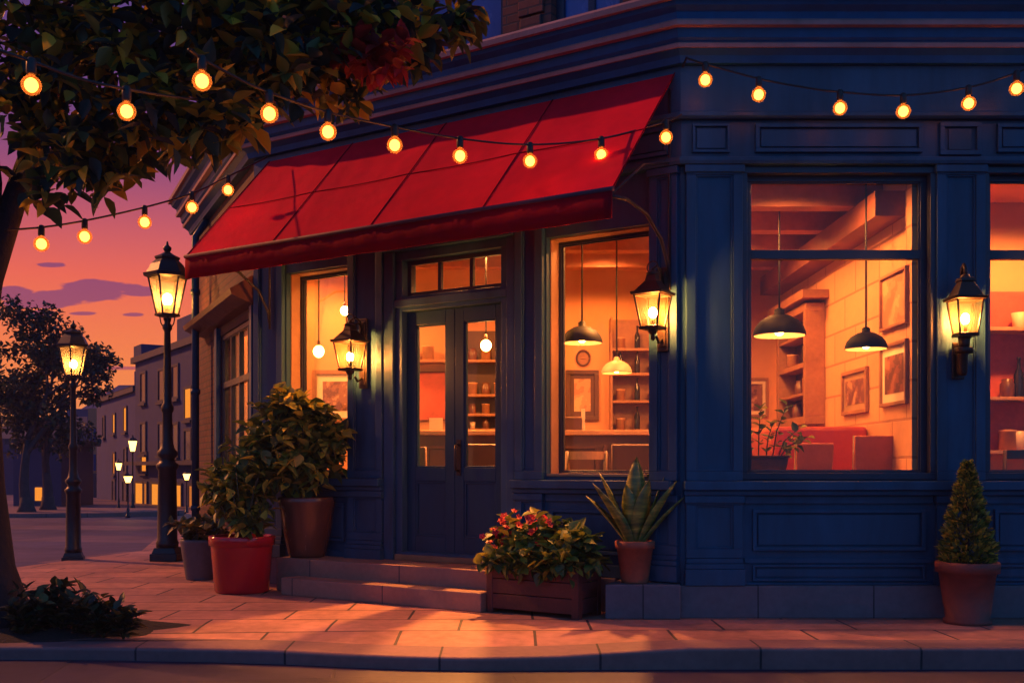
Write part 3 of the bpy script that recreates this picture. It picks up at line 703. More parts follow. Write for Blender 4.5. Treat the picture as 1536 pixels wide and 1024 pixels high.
# ------------------------------------------------------------------ foliage
def rdir():
    while True:
        v = Vector((rnd.uniform(-1, 1), rnd.uniform(-1, 1), rnd.uniform(-1, 1)))
        if .05 < v.length < 1: return v.normalized()
def sprig(m, p, d, n, L, W, stem=None):
    """a twig end carrying n leaves in a fan"""
    d = d.normalized(); side = d.orthogonal().normalized()
    for k in range(n):
        a = 2*math.pi*k/n+rnd.uniform(-.4, .4); s_ = (Matrix.Rotation(a, 3, d) @ side)
        ld = (d*rnd.uniform(.25, .9)+s_).normalized(); nn = (Vector((0, 0, 1))+rdir()*.5)
        l = L*rnd.uniform(.7, 1.2); m.leaf(p+d*rnd.uniform(-.5, .3)*L, ld, nn, l, W*l/L, .2, rnd.uniform(.05, .3))
def blob_leaves(m, c, rad, count, L, W, per=3, shell=.55, zmin=None, holes=0.0, cut=None):
    for _ in range(count):
        d = rdir(); k = rnd.random()**(1-shell) if shell < 1 else 1
        q = 1+.22*math.sin(5*d.x+3*d.y+c[0])*math.sin(4*d.z+2*d.y+c[1])
        p = Vector((c[0]+d.x*rad[0]*k*q, c[1]+d.y*rad[1]*k*q, c[2]+d.z*rad[2]*k*q))
        if zmin is not None and p.z < zmin: continue
        if cut and cut(p): continue
        g = (d+Vector((0, 0, .25))+rdir()*.5); sprig(m, p, g, per, L, W)
def branch(m, p, d, L, r, depth, tips, spread=.7, kids=3, gn=.0):
    pts = [p]; rr = [r]; n = 5
    for i in range(n):
        d = (d+rdir()*.13+Vector((0, 0, gn))).normalized(); p = p+d*L/n; pts.append(p); rr.append(r*(1-.45*(i+1)/n))
    m.tube(pts, rr, 8 if depth > 1 else 5)
    if depth == 0: tips.append((p, d)); return
    for k in range(kids):
        a = rdir(); a = (a-d*a.dot(d)); nd = (d+a.normalized()*spread*rnd.uniform(.7, 1.2)).normalized()
        st = pts[rnd.choice((3, 4, 5))]; branch(m, st, nd, L*rnd.uniform(.6, .8), rr[-1]*.9, depth-1, tips, spread, kids, gn)

# near tree: trunk outside the left edge, limbs over the pavement
tr = thing('broadleaf_tree', 'large dark tree at the left edge with yellowing and painted gold-lit leaves hanging over the pavement', 'tree', (-3.62, 7.6, 0))
m = MB()
tp = [(-3.62, 7.62, -.02), (-3.68, 7.6, .12), (-3.74, 7.6, .4), (-3.79, 7.6, 1.0), (-3.81, 7.6, 1.7), (-3.78, 7.58, 2.3), (-3.68, 7.56, 2.75)]
m.tube(tp, [.28, .22, .185, .16, .14, .125, .115], 18)
def limb(pts, radii): m.tube(pts, radii, 10)
limb([(-3.80, 7.6, 1.9), (-3.72, 7.58, 2.45), (-3.5, 7.5, 3.0), (-3.28, 7.4, 3.45), (-3.0, 7.25, 4.0), (-2.75, 7.1, 4.6), (-2.6, 7.0, 5.4)], [.10, .098, .085, .07, .06, .045, .03])
limb([(-3.80, 7.6, 1.9), (-3.74, 7.56, 2.4), (-3.62, 7.4, 3.1), (-3.60, 7.2, 3.8), (-3.7, 7.0, 4.6), (-3.8, 6.9, 5.4)], [.10, .095, .08, .065, .05, .035])
limb([(-3.45, 7.45, 3.1), (-3.1, 7.3, 3.25), (-2.75, 7.15, 3.5), (-2.3, 7.0, 3.75), (-1.7, 6.9, 4.1), (-1.0, 6.8, 4.35)], [.07, .055, .045, .035, .028, .014])
limb([(-3.0, 7.25, 4.0), (-2.4, 6.9, 4.4), (-1.7, 6.6, 4.7), (-.9, 6.6, 4.9), (-.4, 6.7, 4.85)], [.06, .045, .035, .022, .012])
limb([(-3.60, 7.2, 3.8), (-3.2, 6.6, 4.2), (-2.7, 6.1, 4.5), (-2.0, 5.8, 4.7)], [.06, .045, .03, .015])
for k in range(26):
    a = rnd.uniform(0, 1); s_ = Vector((-3.2+2.6*a, rnd.uniform(6.2, 7.4), 3.9+.7*a)); e = s_+Vector((rnd.uniform(-.3, .7), rnd.uniform(-.5, .3), rnd.uniform(-.5, .6)))
    limb([s_, s_.lerp(e, .5)+rdir()*.05, e], [.018, .012, .006])
m.build('trunk', M['bark'], tr)
# crown volume: clumps placed in space over the pavement (x, y, z, rx, ry, rz, sprigs)
CL = []
def clump(X, Y, d, rx, rz, n, ry=.45): c = px(X, Y, d); CL.append((c, (rx*d/1600, ry, rz*d/1600), n))
clump(60, 40, 6.6, 150, 110, 260, .7); clump(70, 180, 6.9, 95, 80, 150); clump(105, 250, 6.7, 55, 38, 50)
clump(170, 215, 6.6, 70, 48, 85); clump(185, 90, 6.5, 120, 95, 220, .6); clump(250, 150, 6.4, 70, 60, 120); clump(300, 30, 6.4, 130, 75, 220, .7)
clump(290, 190, 6.2, 45, 32, 40); clump(350, 130, 6.3, 48, 48, 70); clump(345, 180, 6.2, 35, 28, 26); clump(400, 60, 6.4, 90, 60, 140, .6); clump(425, 120, 6.4, 45, 28, 40)
clump(480, 30, 6.5, 100, 60, 150, .55); clump(490, 110, 6.5, 60, 40, 60); clump(530, 135, 6.6, 22, 20, 12, .15); clump(560, 50, 6.6, 75, 45, 90); clump(600, 85, 6.7, 38, 20, 18, .2)
clump(640, 30, 6.7, 50, 30, 40, .3); clump(690, 30, 6.8, 26, 24, 14, .2); clump(660, -30, 6.8, 60, 40, 60); clump(560, -60, 6.6, 140, 70, 150, .8); clump(300, -90, 6.3, 260, 90, 240, .9); clump(40, -90, 6.4, 200, 110, 220, 1.0)
clump(-120, 120, 6.9, 140, 150, 230, .9); clump(-120, 230, 7.0, 90, 50, 60, .6); clump(150, 270, 6.6, 22, 22, 12, .1); clump(260, 225, 6.3, 18, 20, 10, .1); clump(60, 290, 6.7, 18, 22, 10, .1)
m = MB()
for c, r, n in CL: blob_leaves(m, c, r, int(n*.46), .142, .086, 4, .45)
for X, Y, d in ((60, 300, 6.9), (105, 300, 6.8), (130, 280, 6.7), (172, 268, 6.7), (200, 262, 6.6), (240, 205, 6.5), (272, 232, 6.3), (300, 218, 6.3), (325, 205, 6.2), (352, 205, 6.2), (378, 165, 6.3), (375, 205, 6.2), (420, 150, 6.4), (455, 140, 6.4), (500, 150, 6.6), (535, 165, 6.6), (560, 120, 6.6), (605, 105, 6.7), (640, 98, 6.7), (655, 60, 6.7), (700, 62, 6.8), (705, 25, 6.8)):
    p = px(X, Y, d)
    for q in range(3):
        e = p+Vector((.06*q-.05, .03*q, .09*q)); sprig(m, e, Vector((.2, -.1, -1)), 4, .15, .09)
m.build('crown', M['leafT'], tr)
m = MB(); blob_leaves(m, px(558, 88, 6.35), (.24, .10, .12), 34, .13, .085, 4, .5); m.build('red_gap_patch', M['leafR'], tr)  # red patch standing in for the cafe front showing through the crown

def far_tree(label, X, d, base_y, ztop, spreadx, n, seed, lean=0.0):
    global rnd; keep = rnd; rnd = random.Random(seed)
    c = px(X, base_y, d); zb = gz(d)+.05; H = ztop-zb
    o = thing('street_tree', label, 'tree', (c.x, d, zb), 'trees on the island in the square')
    m = MB(); tips = []
    branch(m, Vector((c.x, d, zb-.05)), Vector((lean, 0, 1)), H*.36, .17, 3, tips, .62, 3, .03)
    m.lathe(c.x, d, [(.30, zb-.05), (.20, zb+.2), (.17, zb+.45)], 10); m.build('trunk', M['bark2'], o)
    f = MB()
    for p, dd in tips:
        if p.z > ztop: p.z = ztop-.3*rnd.random()
        blob_leaves(f, p, (.42, .42, .34), n, .16, .11, 3, .4)
    for _ in range(28):
        a = rnd.uniform(0, 6.28); q = rnd.random()**.5; z = zb+H*rnd.uniform(.33, .98); w_ = spreadx*(1-.55*max(0, (z-zb)/H-.45)/.55)
        blob_leaves(f, (c.x+lean*(z-zb)+w_*q*math.cos(a), d+w_*q*math.sin(a), z), (.5, .5, .38), n, .16, .11, 3, .4)
    f.build('crown', M['leafF'], o); rnd = keep
far_tree('far dark tree with pale trunk, left of the pair on the island', 40, 29.5, 772, 5.7, 1.15, 24, 3)
far_tree('far dark tree on the right of the island, leafy low branches', 72, 31.0, 770, 5.0, 1.2, 24, 11, .03)

# low plants in the bed
def low_plant(label, x, y, h, n, seed):
    global rnd; keep = rnd; rnd = random.Random(seed); z0 = .02
    o = thing('bed_plant', label, 'plant', (x, y, z0), 'low plants round the tree foot'); f = MB(); s_ = MB()
    for k in range(n):
        a = rnd.uniform(0, 6.28); ln = rnd.uniform(.5, 1)*h; tip = Vector((x+math.cos(a)*ln*.75, y+math.sin(a)*ln*.4, z0+ln)); p0 = Vector((x, y, z0-.06))
        s_.tube([p0, p0.lerp(tip, .5)+Vector((0, 0, .03)), tip], [.006, .005, .003], 5)
        for q in (.35, .6, .8, 1.0): sprig(f, p0.lerp(tip, q), tip-p0, 3, .10, .055)
    s_.build('stem', M['stem'], o); f.build('foliage', M['leafD'], o); rnd = keep
for i, (X, d, h, n, lab) in enumerate(((62, 7.45, .26, 13, 'dark leafy plant at the foot of the big trunk'), (88, 7.35, .30, 15, 'tallest leafy plant in the soil bed under the big tree'), (120, 7.3, .22, 13, 'leafy plant in the middle of the soil bed under the big tree'), (155, 7.25, .19, 11, 'small leafy plant right of the middle in the soil bed'), (185, 7.2, .13, 9, 'smallest low plant at the right tip of the soil bed'), (40, 7.25, .17, 12, 'low leafy plant at the front edge of the bed beside the trunk'))):
    low_plant(lab, px(X, 0, d).x, d, h, n, 40+i)

# ------------------------------------------------------------------ pots and planters
def soil_disc(o, cx, cy, z, r):
    MB().lathe(cx, cy, [(r, z-.03), (r, z), (r*.5, z+.015), (.001, z+.02)], 20, True).build('soil', M['soil'], o)
def potted(name, label, cat, c, prof, mat, inner=.9, seg=40):
    x, y, z = c; o = thing(name, label, cat, c)
    top = prof[-1]; pr = prof+[(top[0]*inner, top[1]), (top[0]*inner-.005, top[1]-.06)]
    MB().lathe(x, y, [(r, z+h) for r, h in pr], seg, True).build('pot', M[mat], o)
    soil_disc(o, x, y, z+top[1]-.035, top[0]*inner-.002); return o
# red pot
c = (px(363, 0, 9.62).x, 9.62, 0)
o = potted('potted_plant', 'glossy red pot with a leafy plant, on the pavement beside the steps', 'potted plant', c, [(.225, 0), (.24, .015), (.275, .415), (.276, .42), (.292, .425), (.295, .50), (.288, .508)], 'potred')
f = MB(); st = MB()
for k in range(16):
    a = k*.8; tip = Vector((c[0]-.05+math.cos(a)*.28, c[1]+math.sin(a)*.22, .75+.35*rnd.random())); st.tube([(c[0], c[1], .45), tip], .006, 5)
st.build('stem', M['stem'], o)
blob_leaves(f, (c[0]-.02, c[1]+.02, .86), (.33, .26, .26), 95, .13, .075, 4, .35, .5)
blob_leaves(f, (c[0]-.16, c[1], .98), (.22, .2, .18), 36, .12, .07, 4, .35, .5); blob_leaves(f, (c[0]+.10, c[1]-.12, .60), (.2, .14, .09), 16, .15, .085, 4, .4, .5)
f.build('foliage', M['leafS'], o)
# grey pot
c = (px(302, 0, 10.7).x, 10.7, 0)
o = potted('potted_plant', 'small grey tapered pot with a dark low plant behind the red pot', 'potted plant', c, [(.145, 0), (.15, .01), (.205, .375), (.212, .40), (.20, .405)], 'potgrey')
f = MB(); blob_leaves(f, (c[0]-.02, c[1], .50), (.28, .24, .15), 60, .10, .07, 4, .35, .38); f.build('foliage', M['leafD'], o)
# tall brown urn on the upper step
u_ = FL(3.63, .20, .30); c = (u_.x, u_.y, .301)
o = potted('potted_shrub', 'tall glazed brown pot with a big bushy shrub beside the left window', 'potted plant', c, [(.155, 0), (.165, .02), (.175, .04), (.225, .30), (.25, .46), (.262, .50), (.265, .54), (.255, .55)], 'urn')
f = MB(); st = MB(); cc = Vector((c[0]-.13, c[1]-.04, 1.33))
for k in range(22):
    d = rdir(); d.z = abs(d.z); tip = cc+Vector((d.x*.42, d.y*.34, d.z*.38-.05)); st.tube([(c[0], c[1], .80), (Vector(c).lerp(tip, .5)+Vector((0, 0, .25)))*1.0, tip], [.012, .008, .004], 5)
st.build('stem', M['stem'], o)
blob_leaves(f, cc, (.46, .40, .42), 210, .13, .085, 4, .4, .78)
for dx, dz, rx in ((.24, -.16, .28), (-.28, -.06, .26), (.12, .24, .25), (-.02, .38, .14), (.36, .06, .18), (-.34, -.28, .2), (-.1, -.25, .3)):
    blob_leaves(f, cc+Vector((dx, -.06, dz)), (rx, .22, rx*.75), 42, .14, .095, 4, .4, .78)
f.build('foliage', M['leafS'], o)
# planter box
p0 = FL(.97, .38, 0); o = thing('planter_box', 'long dark wooden planter box with red flowers and yellow-green leaves', 'planter', p0)
ta, tb, va, vb, H = .57, 1.39, .20, .56, .385
m = MB()
for k in range(3):
    z0 = .035+k*.117; m.box(FL, ta+.02, tb-.02, vb-.028, vb-.004, z0, z0+.112); m.box(FL, ta+.02, tb-.02, va+.004, va+.028, z0, z0+.112)
    m.box(FL, ta+.004, ta+.028, va+.02, vb-.02, z0, z0+.112); m.box(FL, tb-.028, tb-.004, va+.02, vb-.02, z0, z0+.112)
m.build('board', M['plank'], o, .004)
for t_ in (ta, tb-.06):
    for v_ in (va, vb-.06): MB().box(FL, t_, t_+.06, v_, v_+.06, 0, H+.003).build('corner_post', M['plank'], o, .005)
MB().box(FL, ta+.03, tb-.03, va+.03, vb-.03, .30, .345).build('soil', M['soil'], o)
f = MB()
for k in range(13):
    t_ = ta+.02+(tb-ta-.04)*k/12; hh = .16+.055*math.sin(k*1.3)+.05*(1-abs(k-6)/6); c = FL(t_, .38+.05*math.sin(k*2.1), .40+hh*.45)
    blob_leaves(f, c, (.14, .15, hh), 24, .11, .075, 4, .4, .31)
for k in range(9): c = FL(ta+.06+.085*k, vb+.02, .40); blob_leaves(f, c, (.09, .05, .08), 9, .10, .075, 4, .4, .27)
f.build('foliage', M['leafY'], o)
fl = MB()
for k in range(5):
    a = k*2*math.pi/5; fl.leaf(Vector((0, 0, 0)), Vector((math.cos(a), math.sin(a), .35)), Vector((0, 0, 1)), .030, .028, .1, .1)
fl.sphere((0, 0, .005), .007, 6, 4)
me = None
for k in range(60):
    t_ = tb+.02-.56*rnd.random()**1.1; q = FL(t_, rnd.uniform(.24, .62), .52+rnd.uniform(-.03, .27)*(1 if t_ < 1.25 else .45))
    if me is None: fl.v = [p+p0 for p in fl.v]; fo = fl.build('flower', M['flower'], o); me = fo; fo.location = q-p0
    else: fo = me.copy(); COL.objects.link(fo); fo.location = q-p0
    fo.rotation_euler = (rnd.uniform(.3, 1.2), 0, rnd.uniform(-.9, .9)); s_ = rnd.uniform(.8, 1.35); fo.scale = (s_, s_, s_)
# snake plant
c = (.925, 8.03, .256)
o = potted('potted_plant', 'terracotta pot with tall pointed snake plant blades on the stone plinth', 'potted plant', c, [(.098, 0), (.102, .01), (.135, .255), (.148, .258), (.150, .31), (.144, .315)], 'terra')
f = MB()
def blade(m, p, az, lean, L, W):
    d0 = Vector((math.cos(az)*lean, math.sin(az)*lean, 1)).normalized(); sd = Vector((-math.sin(az), math.cos(az), 0)); n = 10; P = []; W = W*2.0
    for i in range(n+1):
        s_ = i/n; q = p+d0*L*s_+Vector((math.cos(az), math.sin(az), 0))*L*.35*lean*s_*s_; w = W*(.55+1.1*s_-.2*s_*s_)*(1-s_**3.0) if s_ < 1 else .001
        nrm = Vector((math.cos(az), math.sin(az), 0)); P += [q-sd*w*.5+nrm*w*-.15, q+nrm*w*.12, q+sd*w*.5-nrm*w*.15]
    m.add(P, [x for i in range(n) for x in ((3*i, 3*i+1, 3*i+4, 3*i+3), (3*i+1, 3*i+2, 3*i+5, 3*i+4))], True)
for az, lean, L, W_ in ((-1.5, .04, .70, .092), (.1, .27, .62, .085), (3.0, .30, .60, .085), (-.5, .42, .56, .08), (3.5, .46, .55, .08), (-.2, .60, .46, .07), (2.8, .62, .47, .07), (1.3, .2, .56, .08), (-2.2, .16, .5, .085), (-1.0, .2, .54, .085), (-2.7, .36, .38, .07)):
    blade(f, Vector((c[0]+.03*math.cos(az), c[1]+.03*math.sin(az), c[2]+.25)), az, lean, L, W_)
md, t, b, _o = newmat('snake_plant_blade')
tc = t.new('ShaderNodeTexCoord').outputs['Object']; mp = t.new('ShaderNodeMapping'); mp.inputs['Scale'].default_value = (1, 1, 5); t.l.new(tc, mp.inputs[0])
t.l.new(t.ramp(t.noise(mp.outputs[0], 6, 4), [(.35, (.05, .085, .025)), (.55, (.18, .20, .035)), (.72, (.50, .42, .07))]), b.inputs['Base Color']); b.inputs['Roughness'].default_value = .4  # yellow end of the ramp paints highlights onto the blades
sb = f.build('blade', md, o); so = sb.modifiers.new('thick', 'SOLIDIFY'); so.thickness = .004
# topiary
c = (px(1451, 0, 7.70).x, 7.70, 0)
o = potted('potted_topiary', 'dark terracotta pot with a cone shaped evergreen topiary at the right', 'potted plant', c, [(.145, 0), (.165, .0), (.165, .03), (.150, .035), (.195, .365), (.218, .368), (.222, .435), (.212, .445)], 'terra2')
f = MB(); st = MB(); st.tube([(c[0], c[1], .38), (c[0], c[1], 1.05)], [.018, .006], 6); st.build('stem', M['bark'], o)
for k in range(2300):
    h = rnd.random()**1.35; z = .43+.72*h; rr = .192*(1-h)**.85*(1+.12*math.sin(7*h*6.28+rnd.random()))*(min(1, .72+h*4)); a = rnd.uniform(0, 6.283); q = rr*rnd.uniform(.72, 1.04)
    d = Vector((math.cos(a), math.sin(a), rnd.uniform(.2, 1.3))); f.leaf(Vector((c[0]+q*math.cos(a), c[1]+q*math.sin(a), z)), d+rdir()*.45, Vector((0, 0, 1))+rdir(), .050, .026, .1, .1)
f.build('foliage', M['leafS'], o)

# ------------------------------------------------------------------ interior
FZ = .33
def pend_lamp(label, X, Y, d, r, shade='shade'):
    c = px(X, Y, d); o = thing('pendant_lamp', label, 'pendant lamp', c, 'pendant lamps inside the cafe'); x, y, z = c
    MB().tube([(x, y, z+r*.95), (x, y, 3.5)], .008, 6).build('cord', M['plastic'], o)
    pr = [(r, z), (r*.985, z+r*.12), (r*.90, z+r*.34), (r*.72, z+r*.56), (r*.42, z+r*.74), (r*.20, z+r*.80), (r*.19, z+r*.98), (r*.08, z+r*1.05)]
    s_ = MB().lathe(x, y, pr, 32, True, cap=False).build('shade', M[shade], o)
    MB().lathe(x, y, [(q*.97-.002, h-.004) for q, h in pr[:5]]+[(.001, z+r*.70)], 32, True, cap=False).build('shade_lining', M['shade_i'], s_)
    MB().sphere((x, y, z+r*.18), r*.19, 12, 8).build('bulb', M['pbulb'], o)
    return o
pend_lamp('black dome pendant at the left of the right window, above the sill plant', 1169, 503, 9.2, .225)
pend_lamp('small black dome pendant beside the pictures on the block wall', 1299, 523, 8.6, .168)
pend_lamp('black dome pendant hanging in the window beside the cafe door', 873, 514, 9.3, .18)
pend_lamp('pale dome pendant over the counter, before the wall shelves', 925, 559, 10.4, .15, 'cream')
def bare(label, X, Y, d, r):
    c = px(X, Y, d); o = thing('pendant_bulb', label, 'pendant lamp', c, 'bare bulbs inside the cafe'); x, y, z = c
    MB().tube([(x, y, z+r*2), (x, y, 3.5)], .007, 6).build('cord', M['plastic'], o)
    MB().lathe(x, y, [(.016, z+r*.8), (.018, z+r*1.3), (.014, z+r*2.1)], 10).build('socket', M['dkwood'], o)
    MB().sphere(c, r, 14, 10, 1.1).build('bulb', M['pbulb'], o)
bare('bare hanging bulb seen through the right leaf of the door', 729, 518, 10.2, .05)
bare('bare hanging bulb in the left window above the framed picture', 478, 527, 10.9, .055)
bare('bare bulb on a short cord behind the left wall lantern', 517, 466, 11.3, .045)
def spot(label, x, y, pw, z=3.5, col=(1, .33, .07), aim=None, cone=165):
    o = thing('ceiling_spotlight', label, 'ceiling light', (x, y, z), 'recessed spotlights in the cafe ceiling')
    MB().lathe(x, y, [(.075, z-.012), (.085, z-.010), (.085, z-.001)], 20).build('rim', M['cream'], o)
    MB().lathe(x, y, [(.058, z-.016), (.058, z-.0125)], 20).build('lens', M['spotface'], o)
    ld = bpy.data.lights.new('spotlight_lamp', 'SPOT'); ld.spot_size = R_(cone); ld.spot_blend = .5; ld.energy = pw; ld.color = col; ld.shadow_soft_size = .06
    lo = bpy.data.objects.new('spotlight_lamp', ld); COL.objects.link(lo); lo.parent = o; lo.location = (0, 0, -.09)
    if aim: lo.rotation_euler = (Vector(aim)-Vector((x, y, z-.09))).to_track_quat('-Z', 'Y').to_euler()
PW = 80
spot('recessed spotlight in the ceiling behind the window beside the door', 1.75, 9.25, PW*1.5)
spot('recessed spotlight in the ceiling over the counter shelves', 1.0, 11.25, PW)
spot('recessed spotlight in the ceiling just inside the door', -.55, 10.1, PW*2)
spot('recessed spotlight in the ceiling behind the left window', -1.9, 11.3, PW)
spot('added ceiling lamp that makes the side window glow', -2.62, 11.6, PW*2)  # lamp added to brighten what the side window shows
spot('recessed spotlight in the ceiling over the booth', 2.3, 8.42, PW*1.2)
spot('recessed spotlight in the ceiling deep behind the right window', 2.1, 10.3, PW)
spot('recessed spotlight in the ceiling of the bar at the far right', 4.35, 8.62, PW*2.2)
spot('added tilted ceiling lamp throwing a warm pool out through the cafe door', -.12, 10.42, 1700, aim=(-.80, 8.15, 0), cone=62)  # unseen lamp added to pool warm light before the steps
spot('added tilted ceiling lamp throwing light out through the window by the snake plant', 1.25, 9.62, 1000, aim=(.35, 7.8, 0), cone=52)  # second unseen lamp added to widen the warm pavement pool
# counter
o = thing('bar_counter', 'long dark wood counter with pale top inside the cafe', 'counter', (.4, 10.4, FZ))
MB().box(W, -1.5, 2.05, 10.18, 10.72, 1.43, 1.475).build('countertop', M['ltwood'], o, .006)
m = MB(); m.box(W, -1.45, 2.0, 10.25, 10.68, FZ, 1.43)
for k in range(6): panel(m, lambda u, v, z: Vector((u, 10.25-v, z)), -1.40+.57*k, -.88+.57*k, .5, 1.33, 0, .03, .02)
m.build('front', M['dkwood'], o)
def chair(label, x, y, rz, kind='slat', fab='dkwood', h=.98, w=.42, seat='mdwood'):
    o = local('chair', label, 'chair', 'chairs inside the cafe')
    for sx in (-1, 1):
        MB().tube([(sx*(w/2-.03), -.19, 0), (sx*(w/2-.02), -.18, .44)], [.016, .02], 8).build('leg', M['dkwood'], o)
        MB().tube([(sx*(w/2-.02), .20, 0), (sx*(w/2-.02), .19, .45), (sx*(w/2-.01), .24, h)], [.018, .021, .016], 8).build('leg', M['dkwood'], o)
    MB().box(W, -w/2, w/2, -.22, .20, .44, .485).build('seat', M[seat], o, .012)
    b = MB()
    if kind == 'slat':
        for z, hh in ((h-.07, .07), (h-.24, .045), (h-.36, .045)):
            P = []
            for i in range(9):
                a = (i/8-.5); xx = a*(w-.02); yy = .225+.05*(1-4*a*a)
                P += [(xx, yy-.01, z), (xx, yy+.012, z), (xx, yy+.012, z+hh), (xx, yy-.01, z+hh)]
            fs = [(4*i+j, 4*i+4+j, 4*i+4+(j+1) % 4, 4*i+(j+1) % 4) for i in range(8) for j in range(4)]
            b.add(P, fs+[(3, 2, 1, 0), (32, 33, 34, 35)])
    else:
        P = []
        b.box(lambda u, v, z: Vector((u, .19+v+(z-.45)*.09, z)), -w/2, w/2, -.03, .035, .52, h)
    b.build('backrest', M[fab], o, .012 if kind != 'slat' else 0)
    return place(o, (x, y, FZ), rz)
chair('wooden slat back chair at the counter in the window beside the door', px(877, 0, 9.55).x, 9.55, math.pi, 'slat', 'ltwood', .93, .36)
chair('dark panel back chair at the counter, partly behind the snake plant', px(948, 0, 9.5).x, 9.5, math.pi, 'panel', 'dkwood', .99, .40)
chair('dark panel back chair seen through the left leaf of the door', px(625, 0, 10.1).x, 10.1, math.pi-.2, 'panel', 'dkwood', .98, .32)
chair('dark panel back chair seen through the right leaf of the door', px(731, 0, 9.9).x, 9.9, math.pi+.1, 'panel', 'dkwood', 1.0, .40)
chair('orange upholstered chair in front of the red booth', px(1306, 0, 8.95).x, 8.95, math.pi, 'panel', 'leather2', 1.05, .44, 'leather2')
chair('orange upholstered chair beside the sill plant', px(1203, 0, 8.98).x, 8.98, math.pi+.15, 'panel', 'leather2', .99, .32, 'leather2')
o = thing('booth_seat', 'red leather booth bench along the block wall', 'booth', (2.7, 9.2, FZ))
MB().box(W, 2.28, 3.09, 9.26, 9.40, FZ+.1, 1.475).build('backrest', M['leather'], o, .03)
MB().box(W, 2.28, 3.09, 9.405, 9.8, FZ+.1, FZ+.48).build('seat', M['leather'], o, .03)
MB().box(W, 2.26, 3.095, 9.24, 9.8, FZ, FZ+.099).build('base', M['dkwood'], o)
o = thing('booth_seat', 'red leather booth bench farther back, behind the first one', 'booth', (2.6, 10.3, FZ))
MB().box(W, 2.15, 3.09, 10.3, 10.44, FZ+.1, 1.5).build('backrest', M['leather2'], o, .03)
MB().box(W, 2.15, 3.09, 9.85, 10.295, FZ+.1, FZ+.48).build('seat', M['leather2'], o, .03)
def picture(label, fr, u0, u1, z0, z1, fw, frame_m, mount, art):
    o = thing('framed_picture', label, 'picture', fr((u0+u1)/2, 0, (z0+z1)/2))
    m = MB(); ring(m, fr, u0, u1, z0, z1, fw, .003, .035); m.build('frame', M[frame_m], o, .004)
    MB().box(fr, u0+fw-.004, u1-fw+.004, .003, .012, z0+fw-.004, z1-fw+.004).build('mount', M[mount], o)
    if art: 
        k = min(u1-u0, z1-z0)*.2; MB().box(fr, u0+fw+k*.6, u1-fw-k*.6, .0125, .016, z0+fw+k*.7, z1-fw-k*.7).build('print', M[art], o)
    return o
def artmat(name, a, b, c, s):
    m, t, bs, o = newmat(name); tc = t.new('ShaderNodeTexCoord').outputs['Object']
    t.l.new(t.ramp(t.noise(tc, s, 3, .6), [(.40, a), (.47, b), (.58, c)], 'CONSTANT'), bs.inputs['Base Color']); bs.inputs['Roughness'].default_value = .4; return m
M['art1'] = artmat('print_hills', (.10, .035, .03), (.22, .07, .04), (.34, .13, .07), 7)
M['art2'] = artmat('print_abstract', (.13, .05, .05), (.24, .10, .07), (.42, .22, .13), 9)
M['art3'] = artmat('print_mirror', (.40, .18, .09), (.52, .26, .13), (.66, .36, .18), 4)
FB = lambda u, v, z: Vector((u, 12.3-v, z))
FP = lambda u, v, z: Vector((3.10-v, u, z))
picture('large wood framed print with wide pale mount on the block wall', FP, 8.32, 8.92, 1.62, 2.13, .03, 'mdwood', 'paper', 'art1')
picture('small wood framed print on the block wall over the booth', FP, 9.25, 9.95, 1.60, 2.0, .035, 'mdwood', 'reveal', 'art2')
picture('high pale glazed frame on the block wall above the large print', FP, 8.32, 8.92, 2.25, 2.70, .025, 'mdwood', 'art3', None)
picture('dark framed print on the back wall in the window beside the door', FB, .62, 1.0, 1.66, 2.24, .05, 'dkwood', 'dkwood', 'art3')
picture('wide framed print on the back wall of the left window', FB, -2.30, -1.72, 1.64, 2.24, .05, 'mdwood', 'paper', 'art2')
picture('red poster on the back wall seen through the left door leaf', FB, -1.20, -.76, 1.66, 2.22, .008, 'dkwood', 'redpaper', None)
picture('small framed print at the far left behind the sill plant', FB, 2.66, 2.95, 1.7, 2.15, .03, 'mdwood', 'paper', 'art2')
o = thing('wall_clock', 'small round dark rimmed clock above the dark framed print', 'clock', FB(.82, 0, 2.38))
m = MB(); m.tube([FB(.82+.075*math.cos(a), .02, 2.38+.085*math.sin(a)) for a in [2*math.pi*i/24 for i in range(25)]], .012, 8); m.build('rim', M['dkwood'], o)
m = MB(); m.add([FB(.82+.07*math.cos(2*math.pi*i/24), .012, 2.38+.08*math.sin(2*math.pi*i/24)) for i in range(24)], [tuple(range(24))]); m.box(FB, .785, .855, .013, .02, 2.37, 2.385); m.build('face', M['mdwood'], o)
def shelf_unit(label, u0, u1, zs, dep=.22, fr=FB, back='dkwood', sides=True, mat='mdwood'):
    o = thing('wall_shelf', label, 'shelf', fr((u0+u1)/2, 0, zs[0]))
    for z in zs: MB().box(fr, u0, u1, .004, dep, z-.03, z).build('shelf_board', M[mat], o, .003)
    if back: MB().box(fr, u0, u1, .0, .0035, zs[0]-.03, zs[-1]+.35).build('back_panel', M[back], o)
    if sides:
        for u in (u0-.022, u1): MB().box(fr, u, u+.022, .0, dep, zs[0]-.03, zs[-1]+.35).build('side_panel', M[mat], o)
    return o
JAR = {}
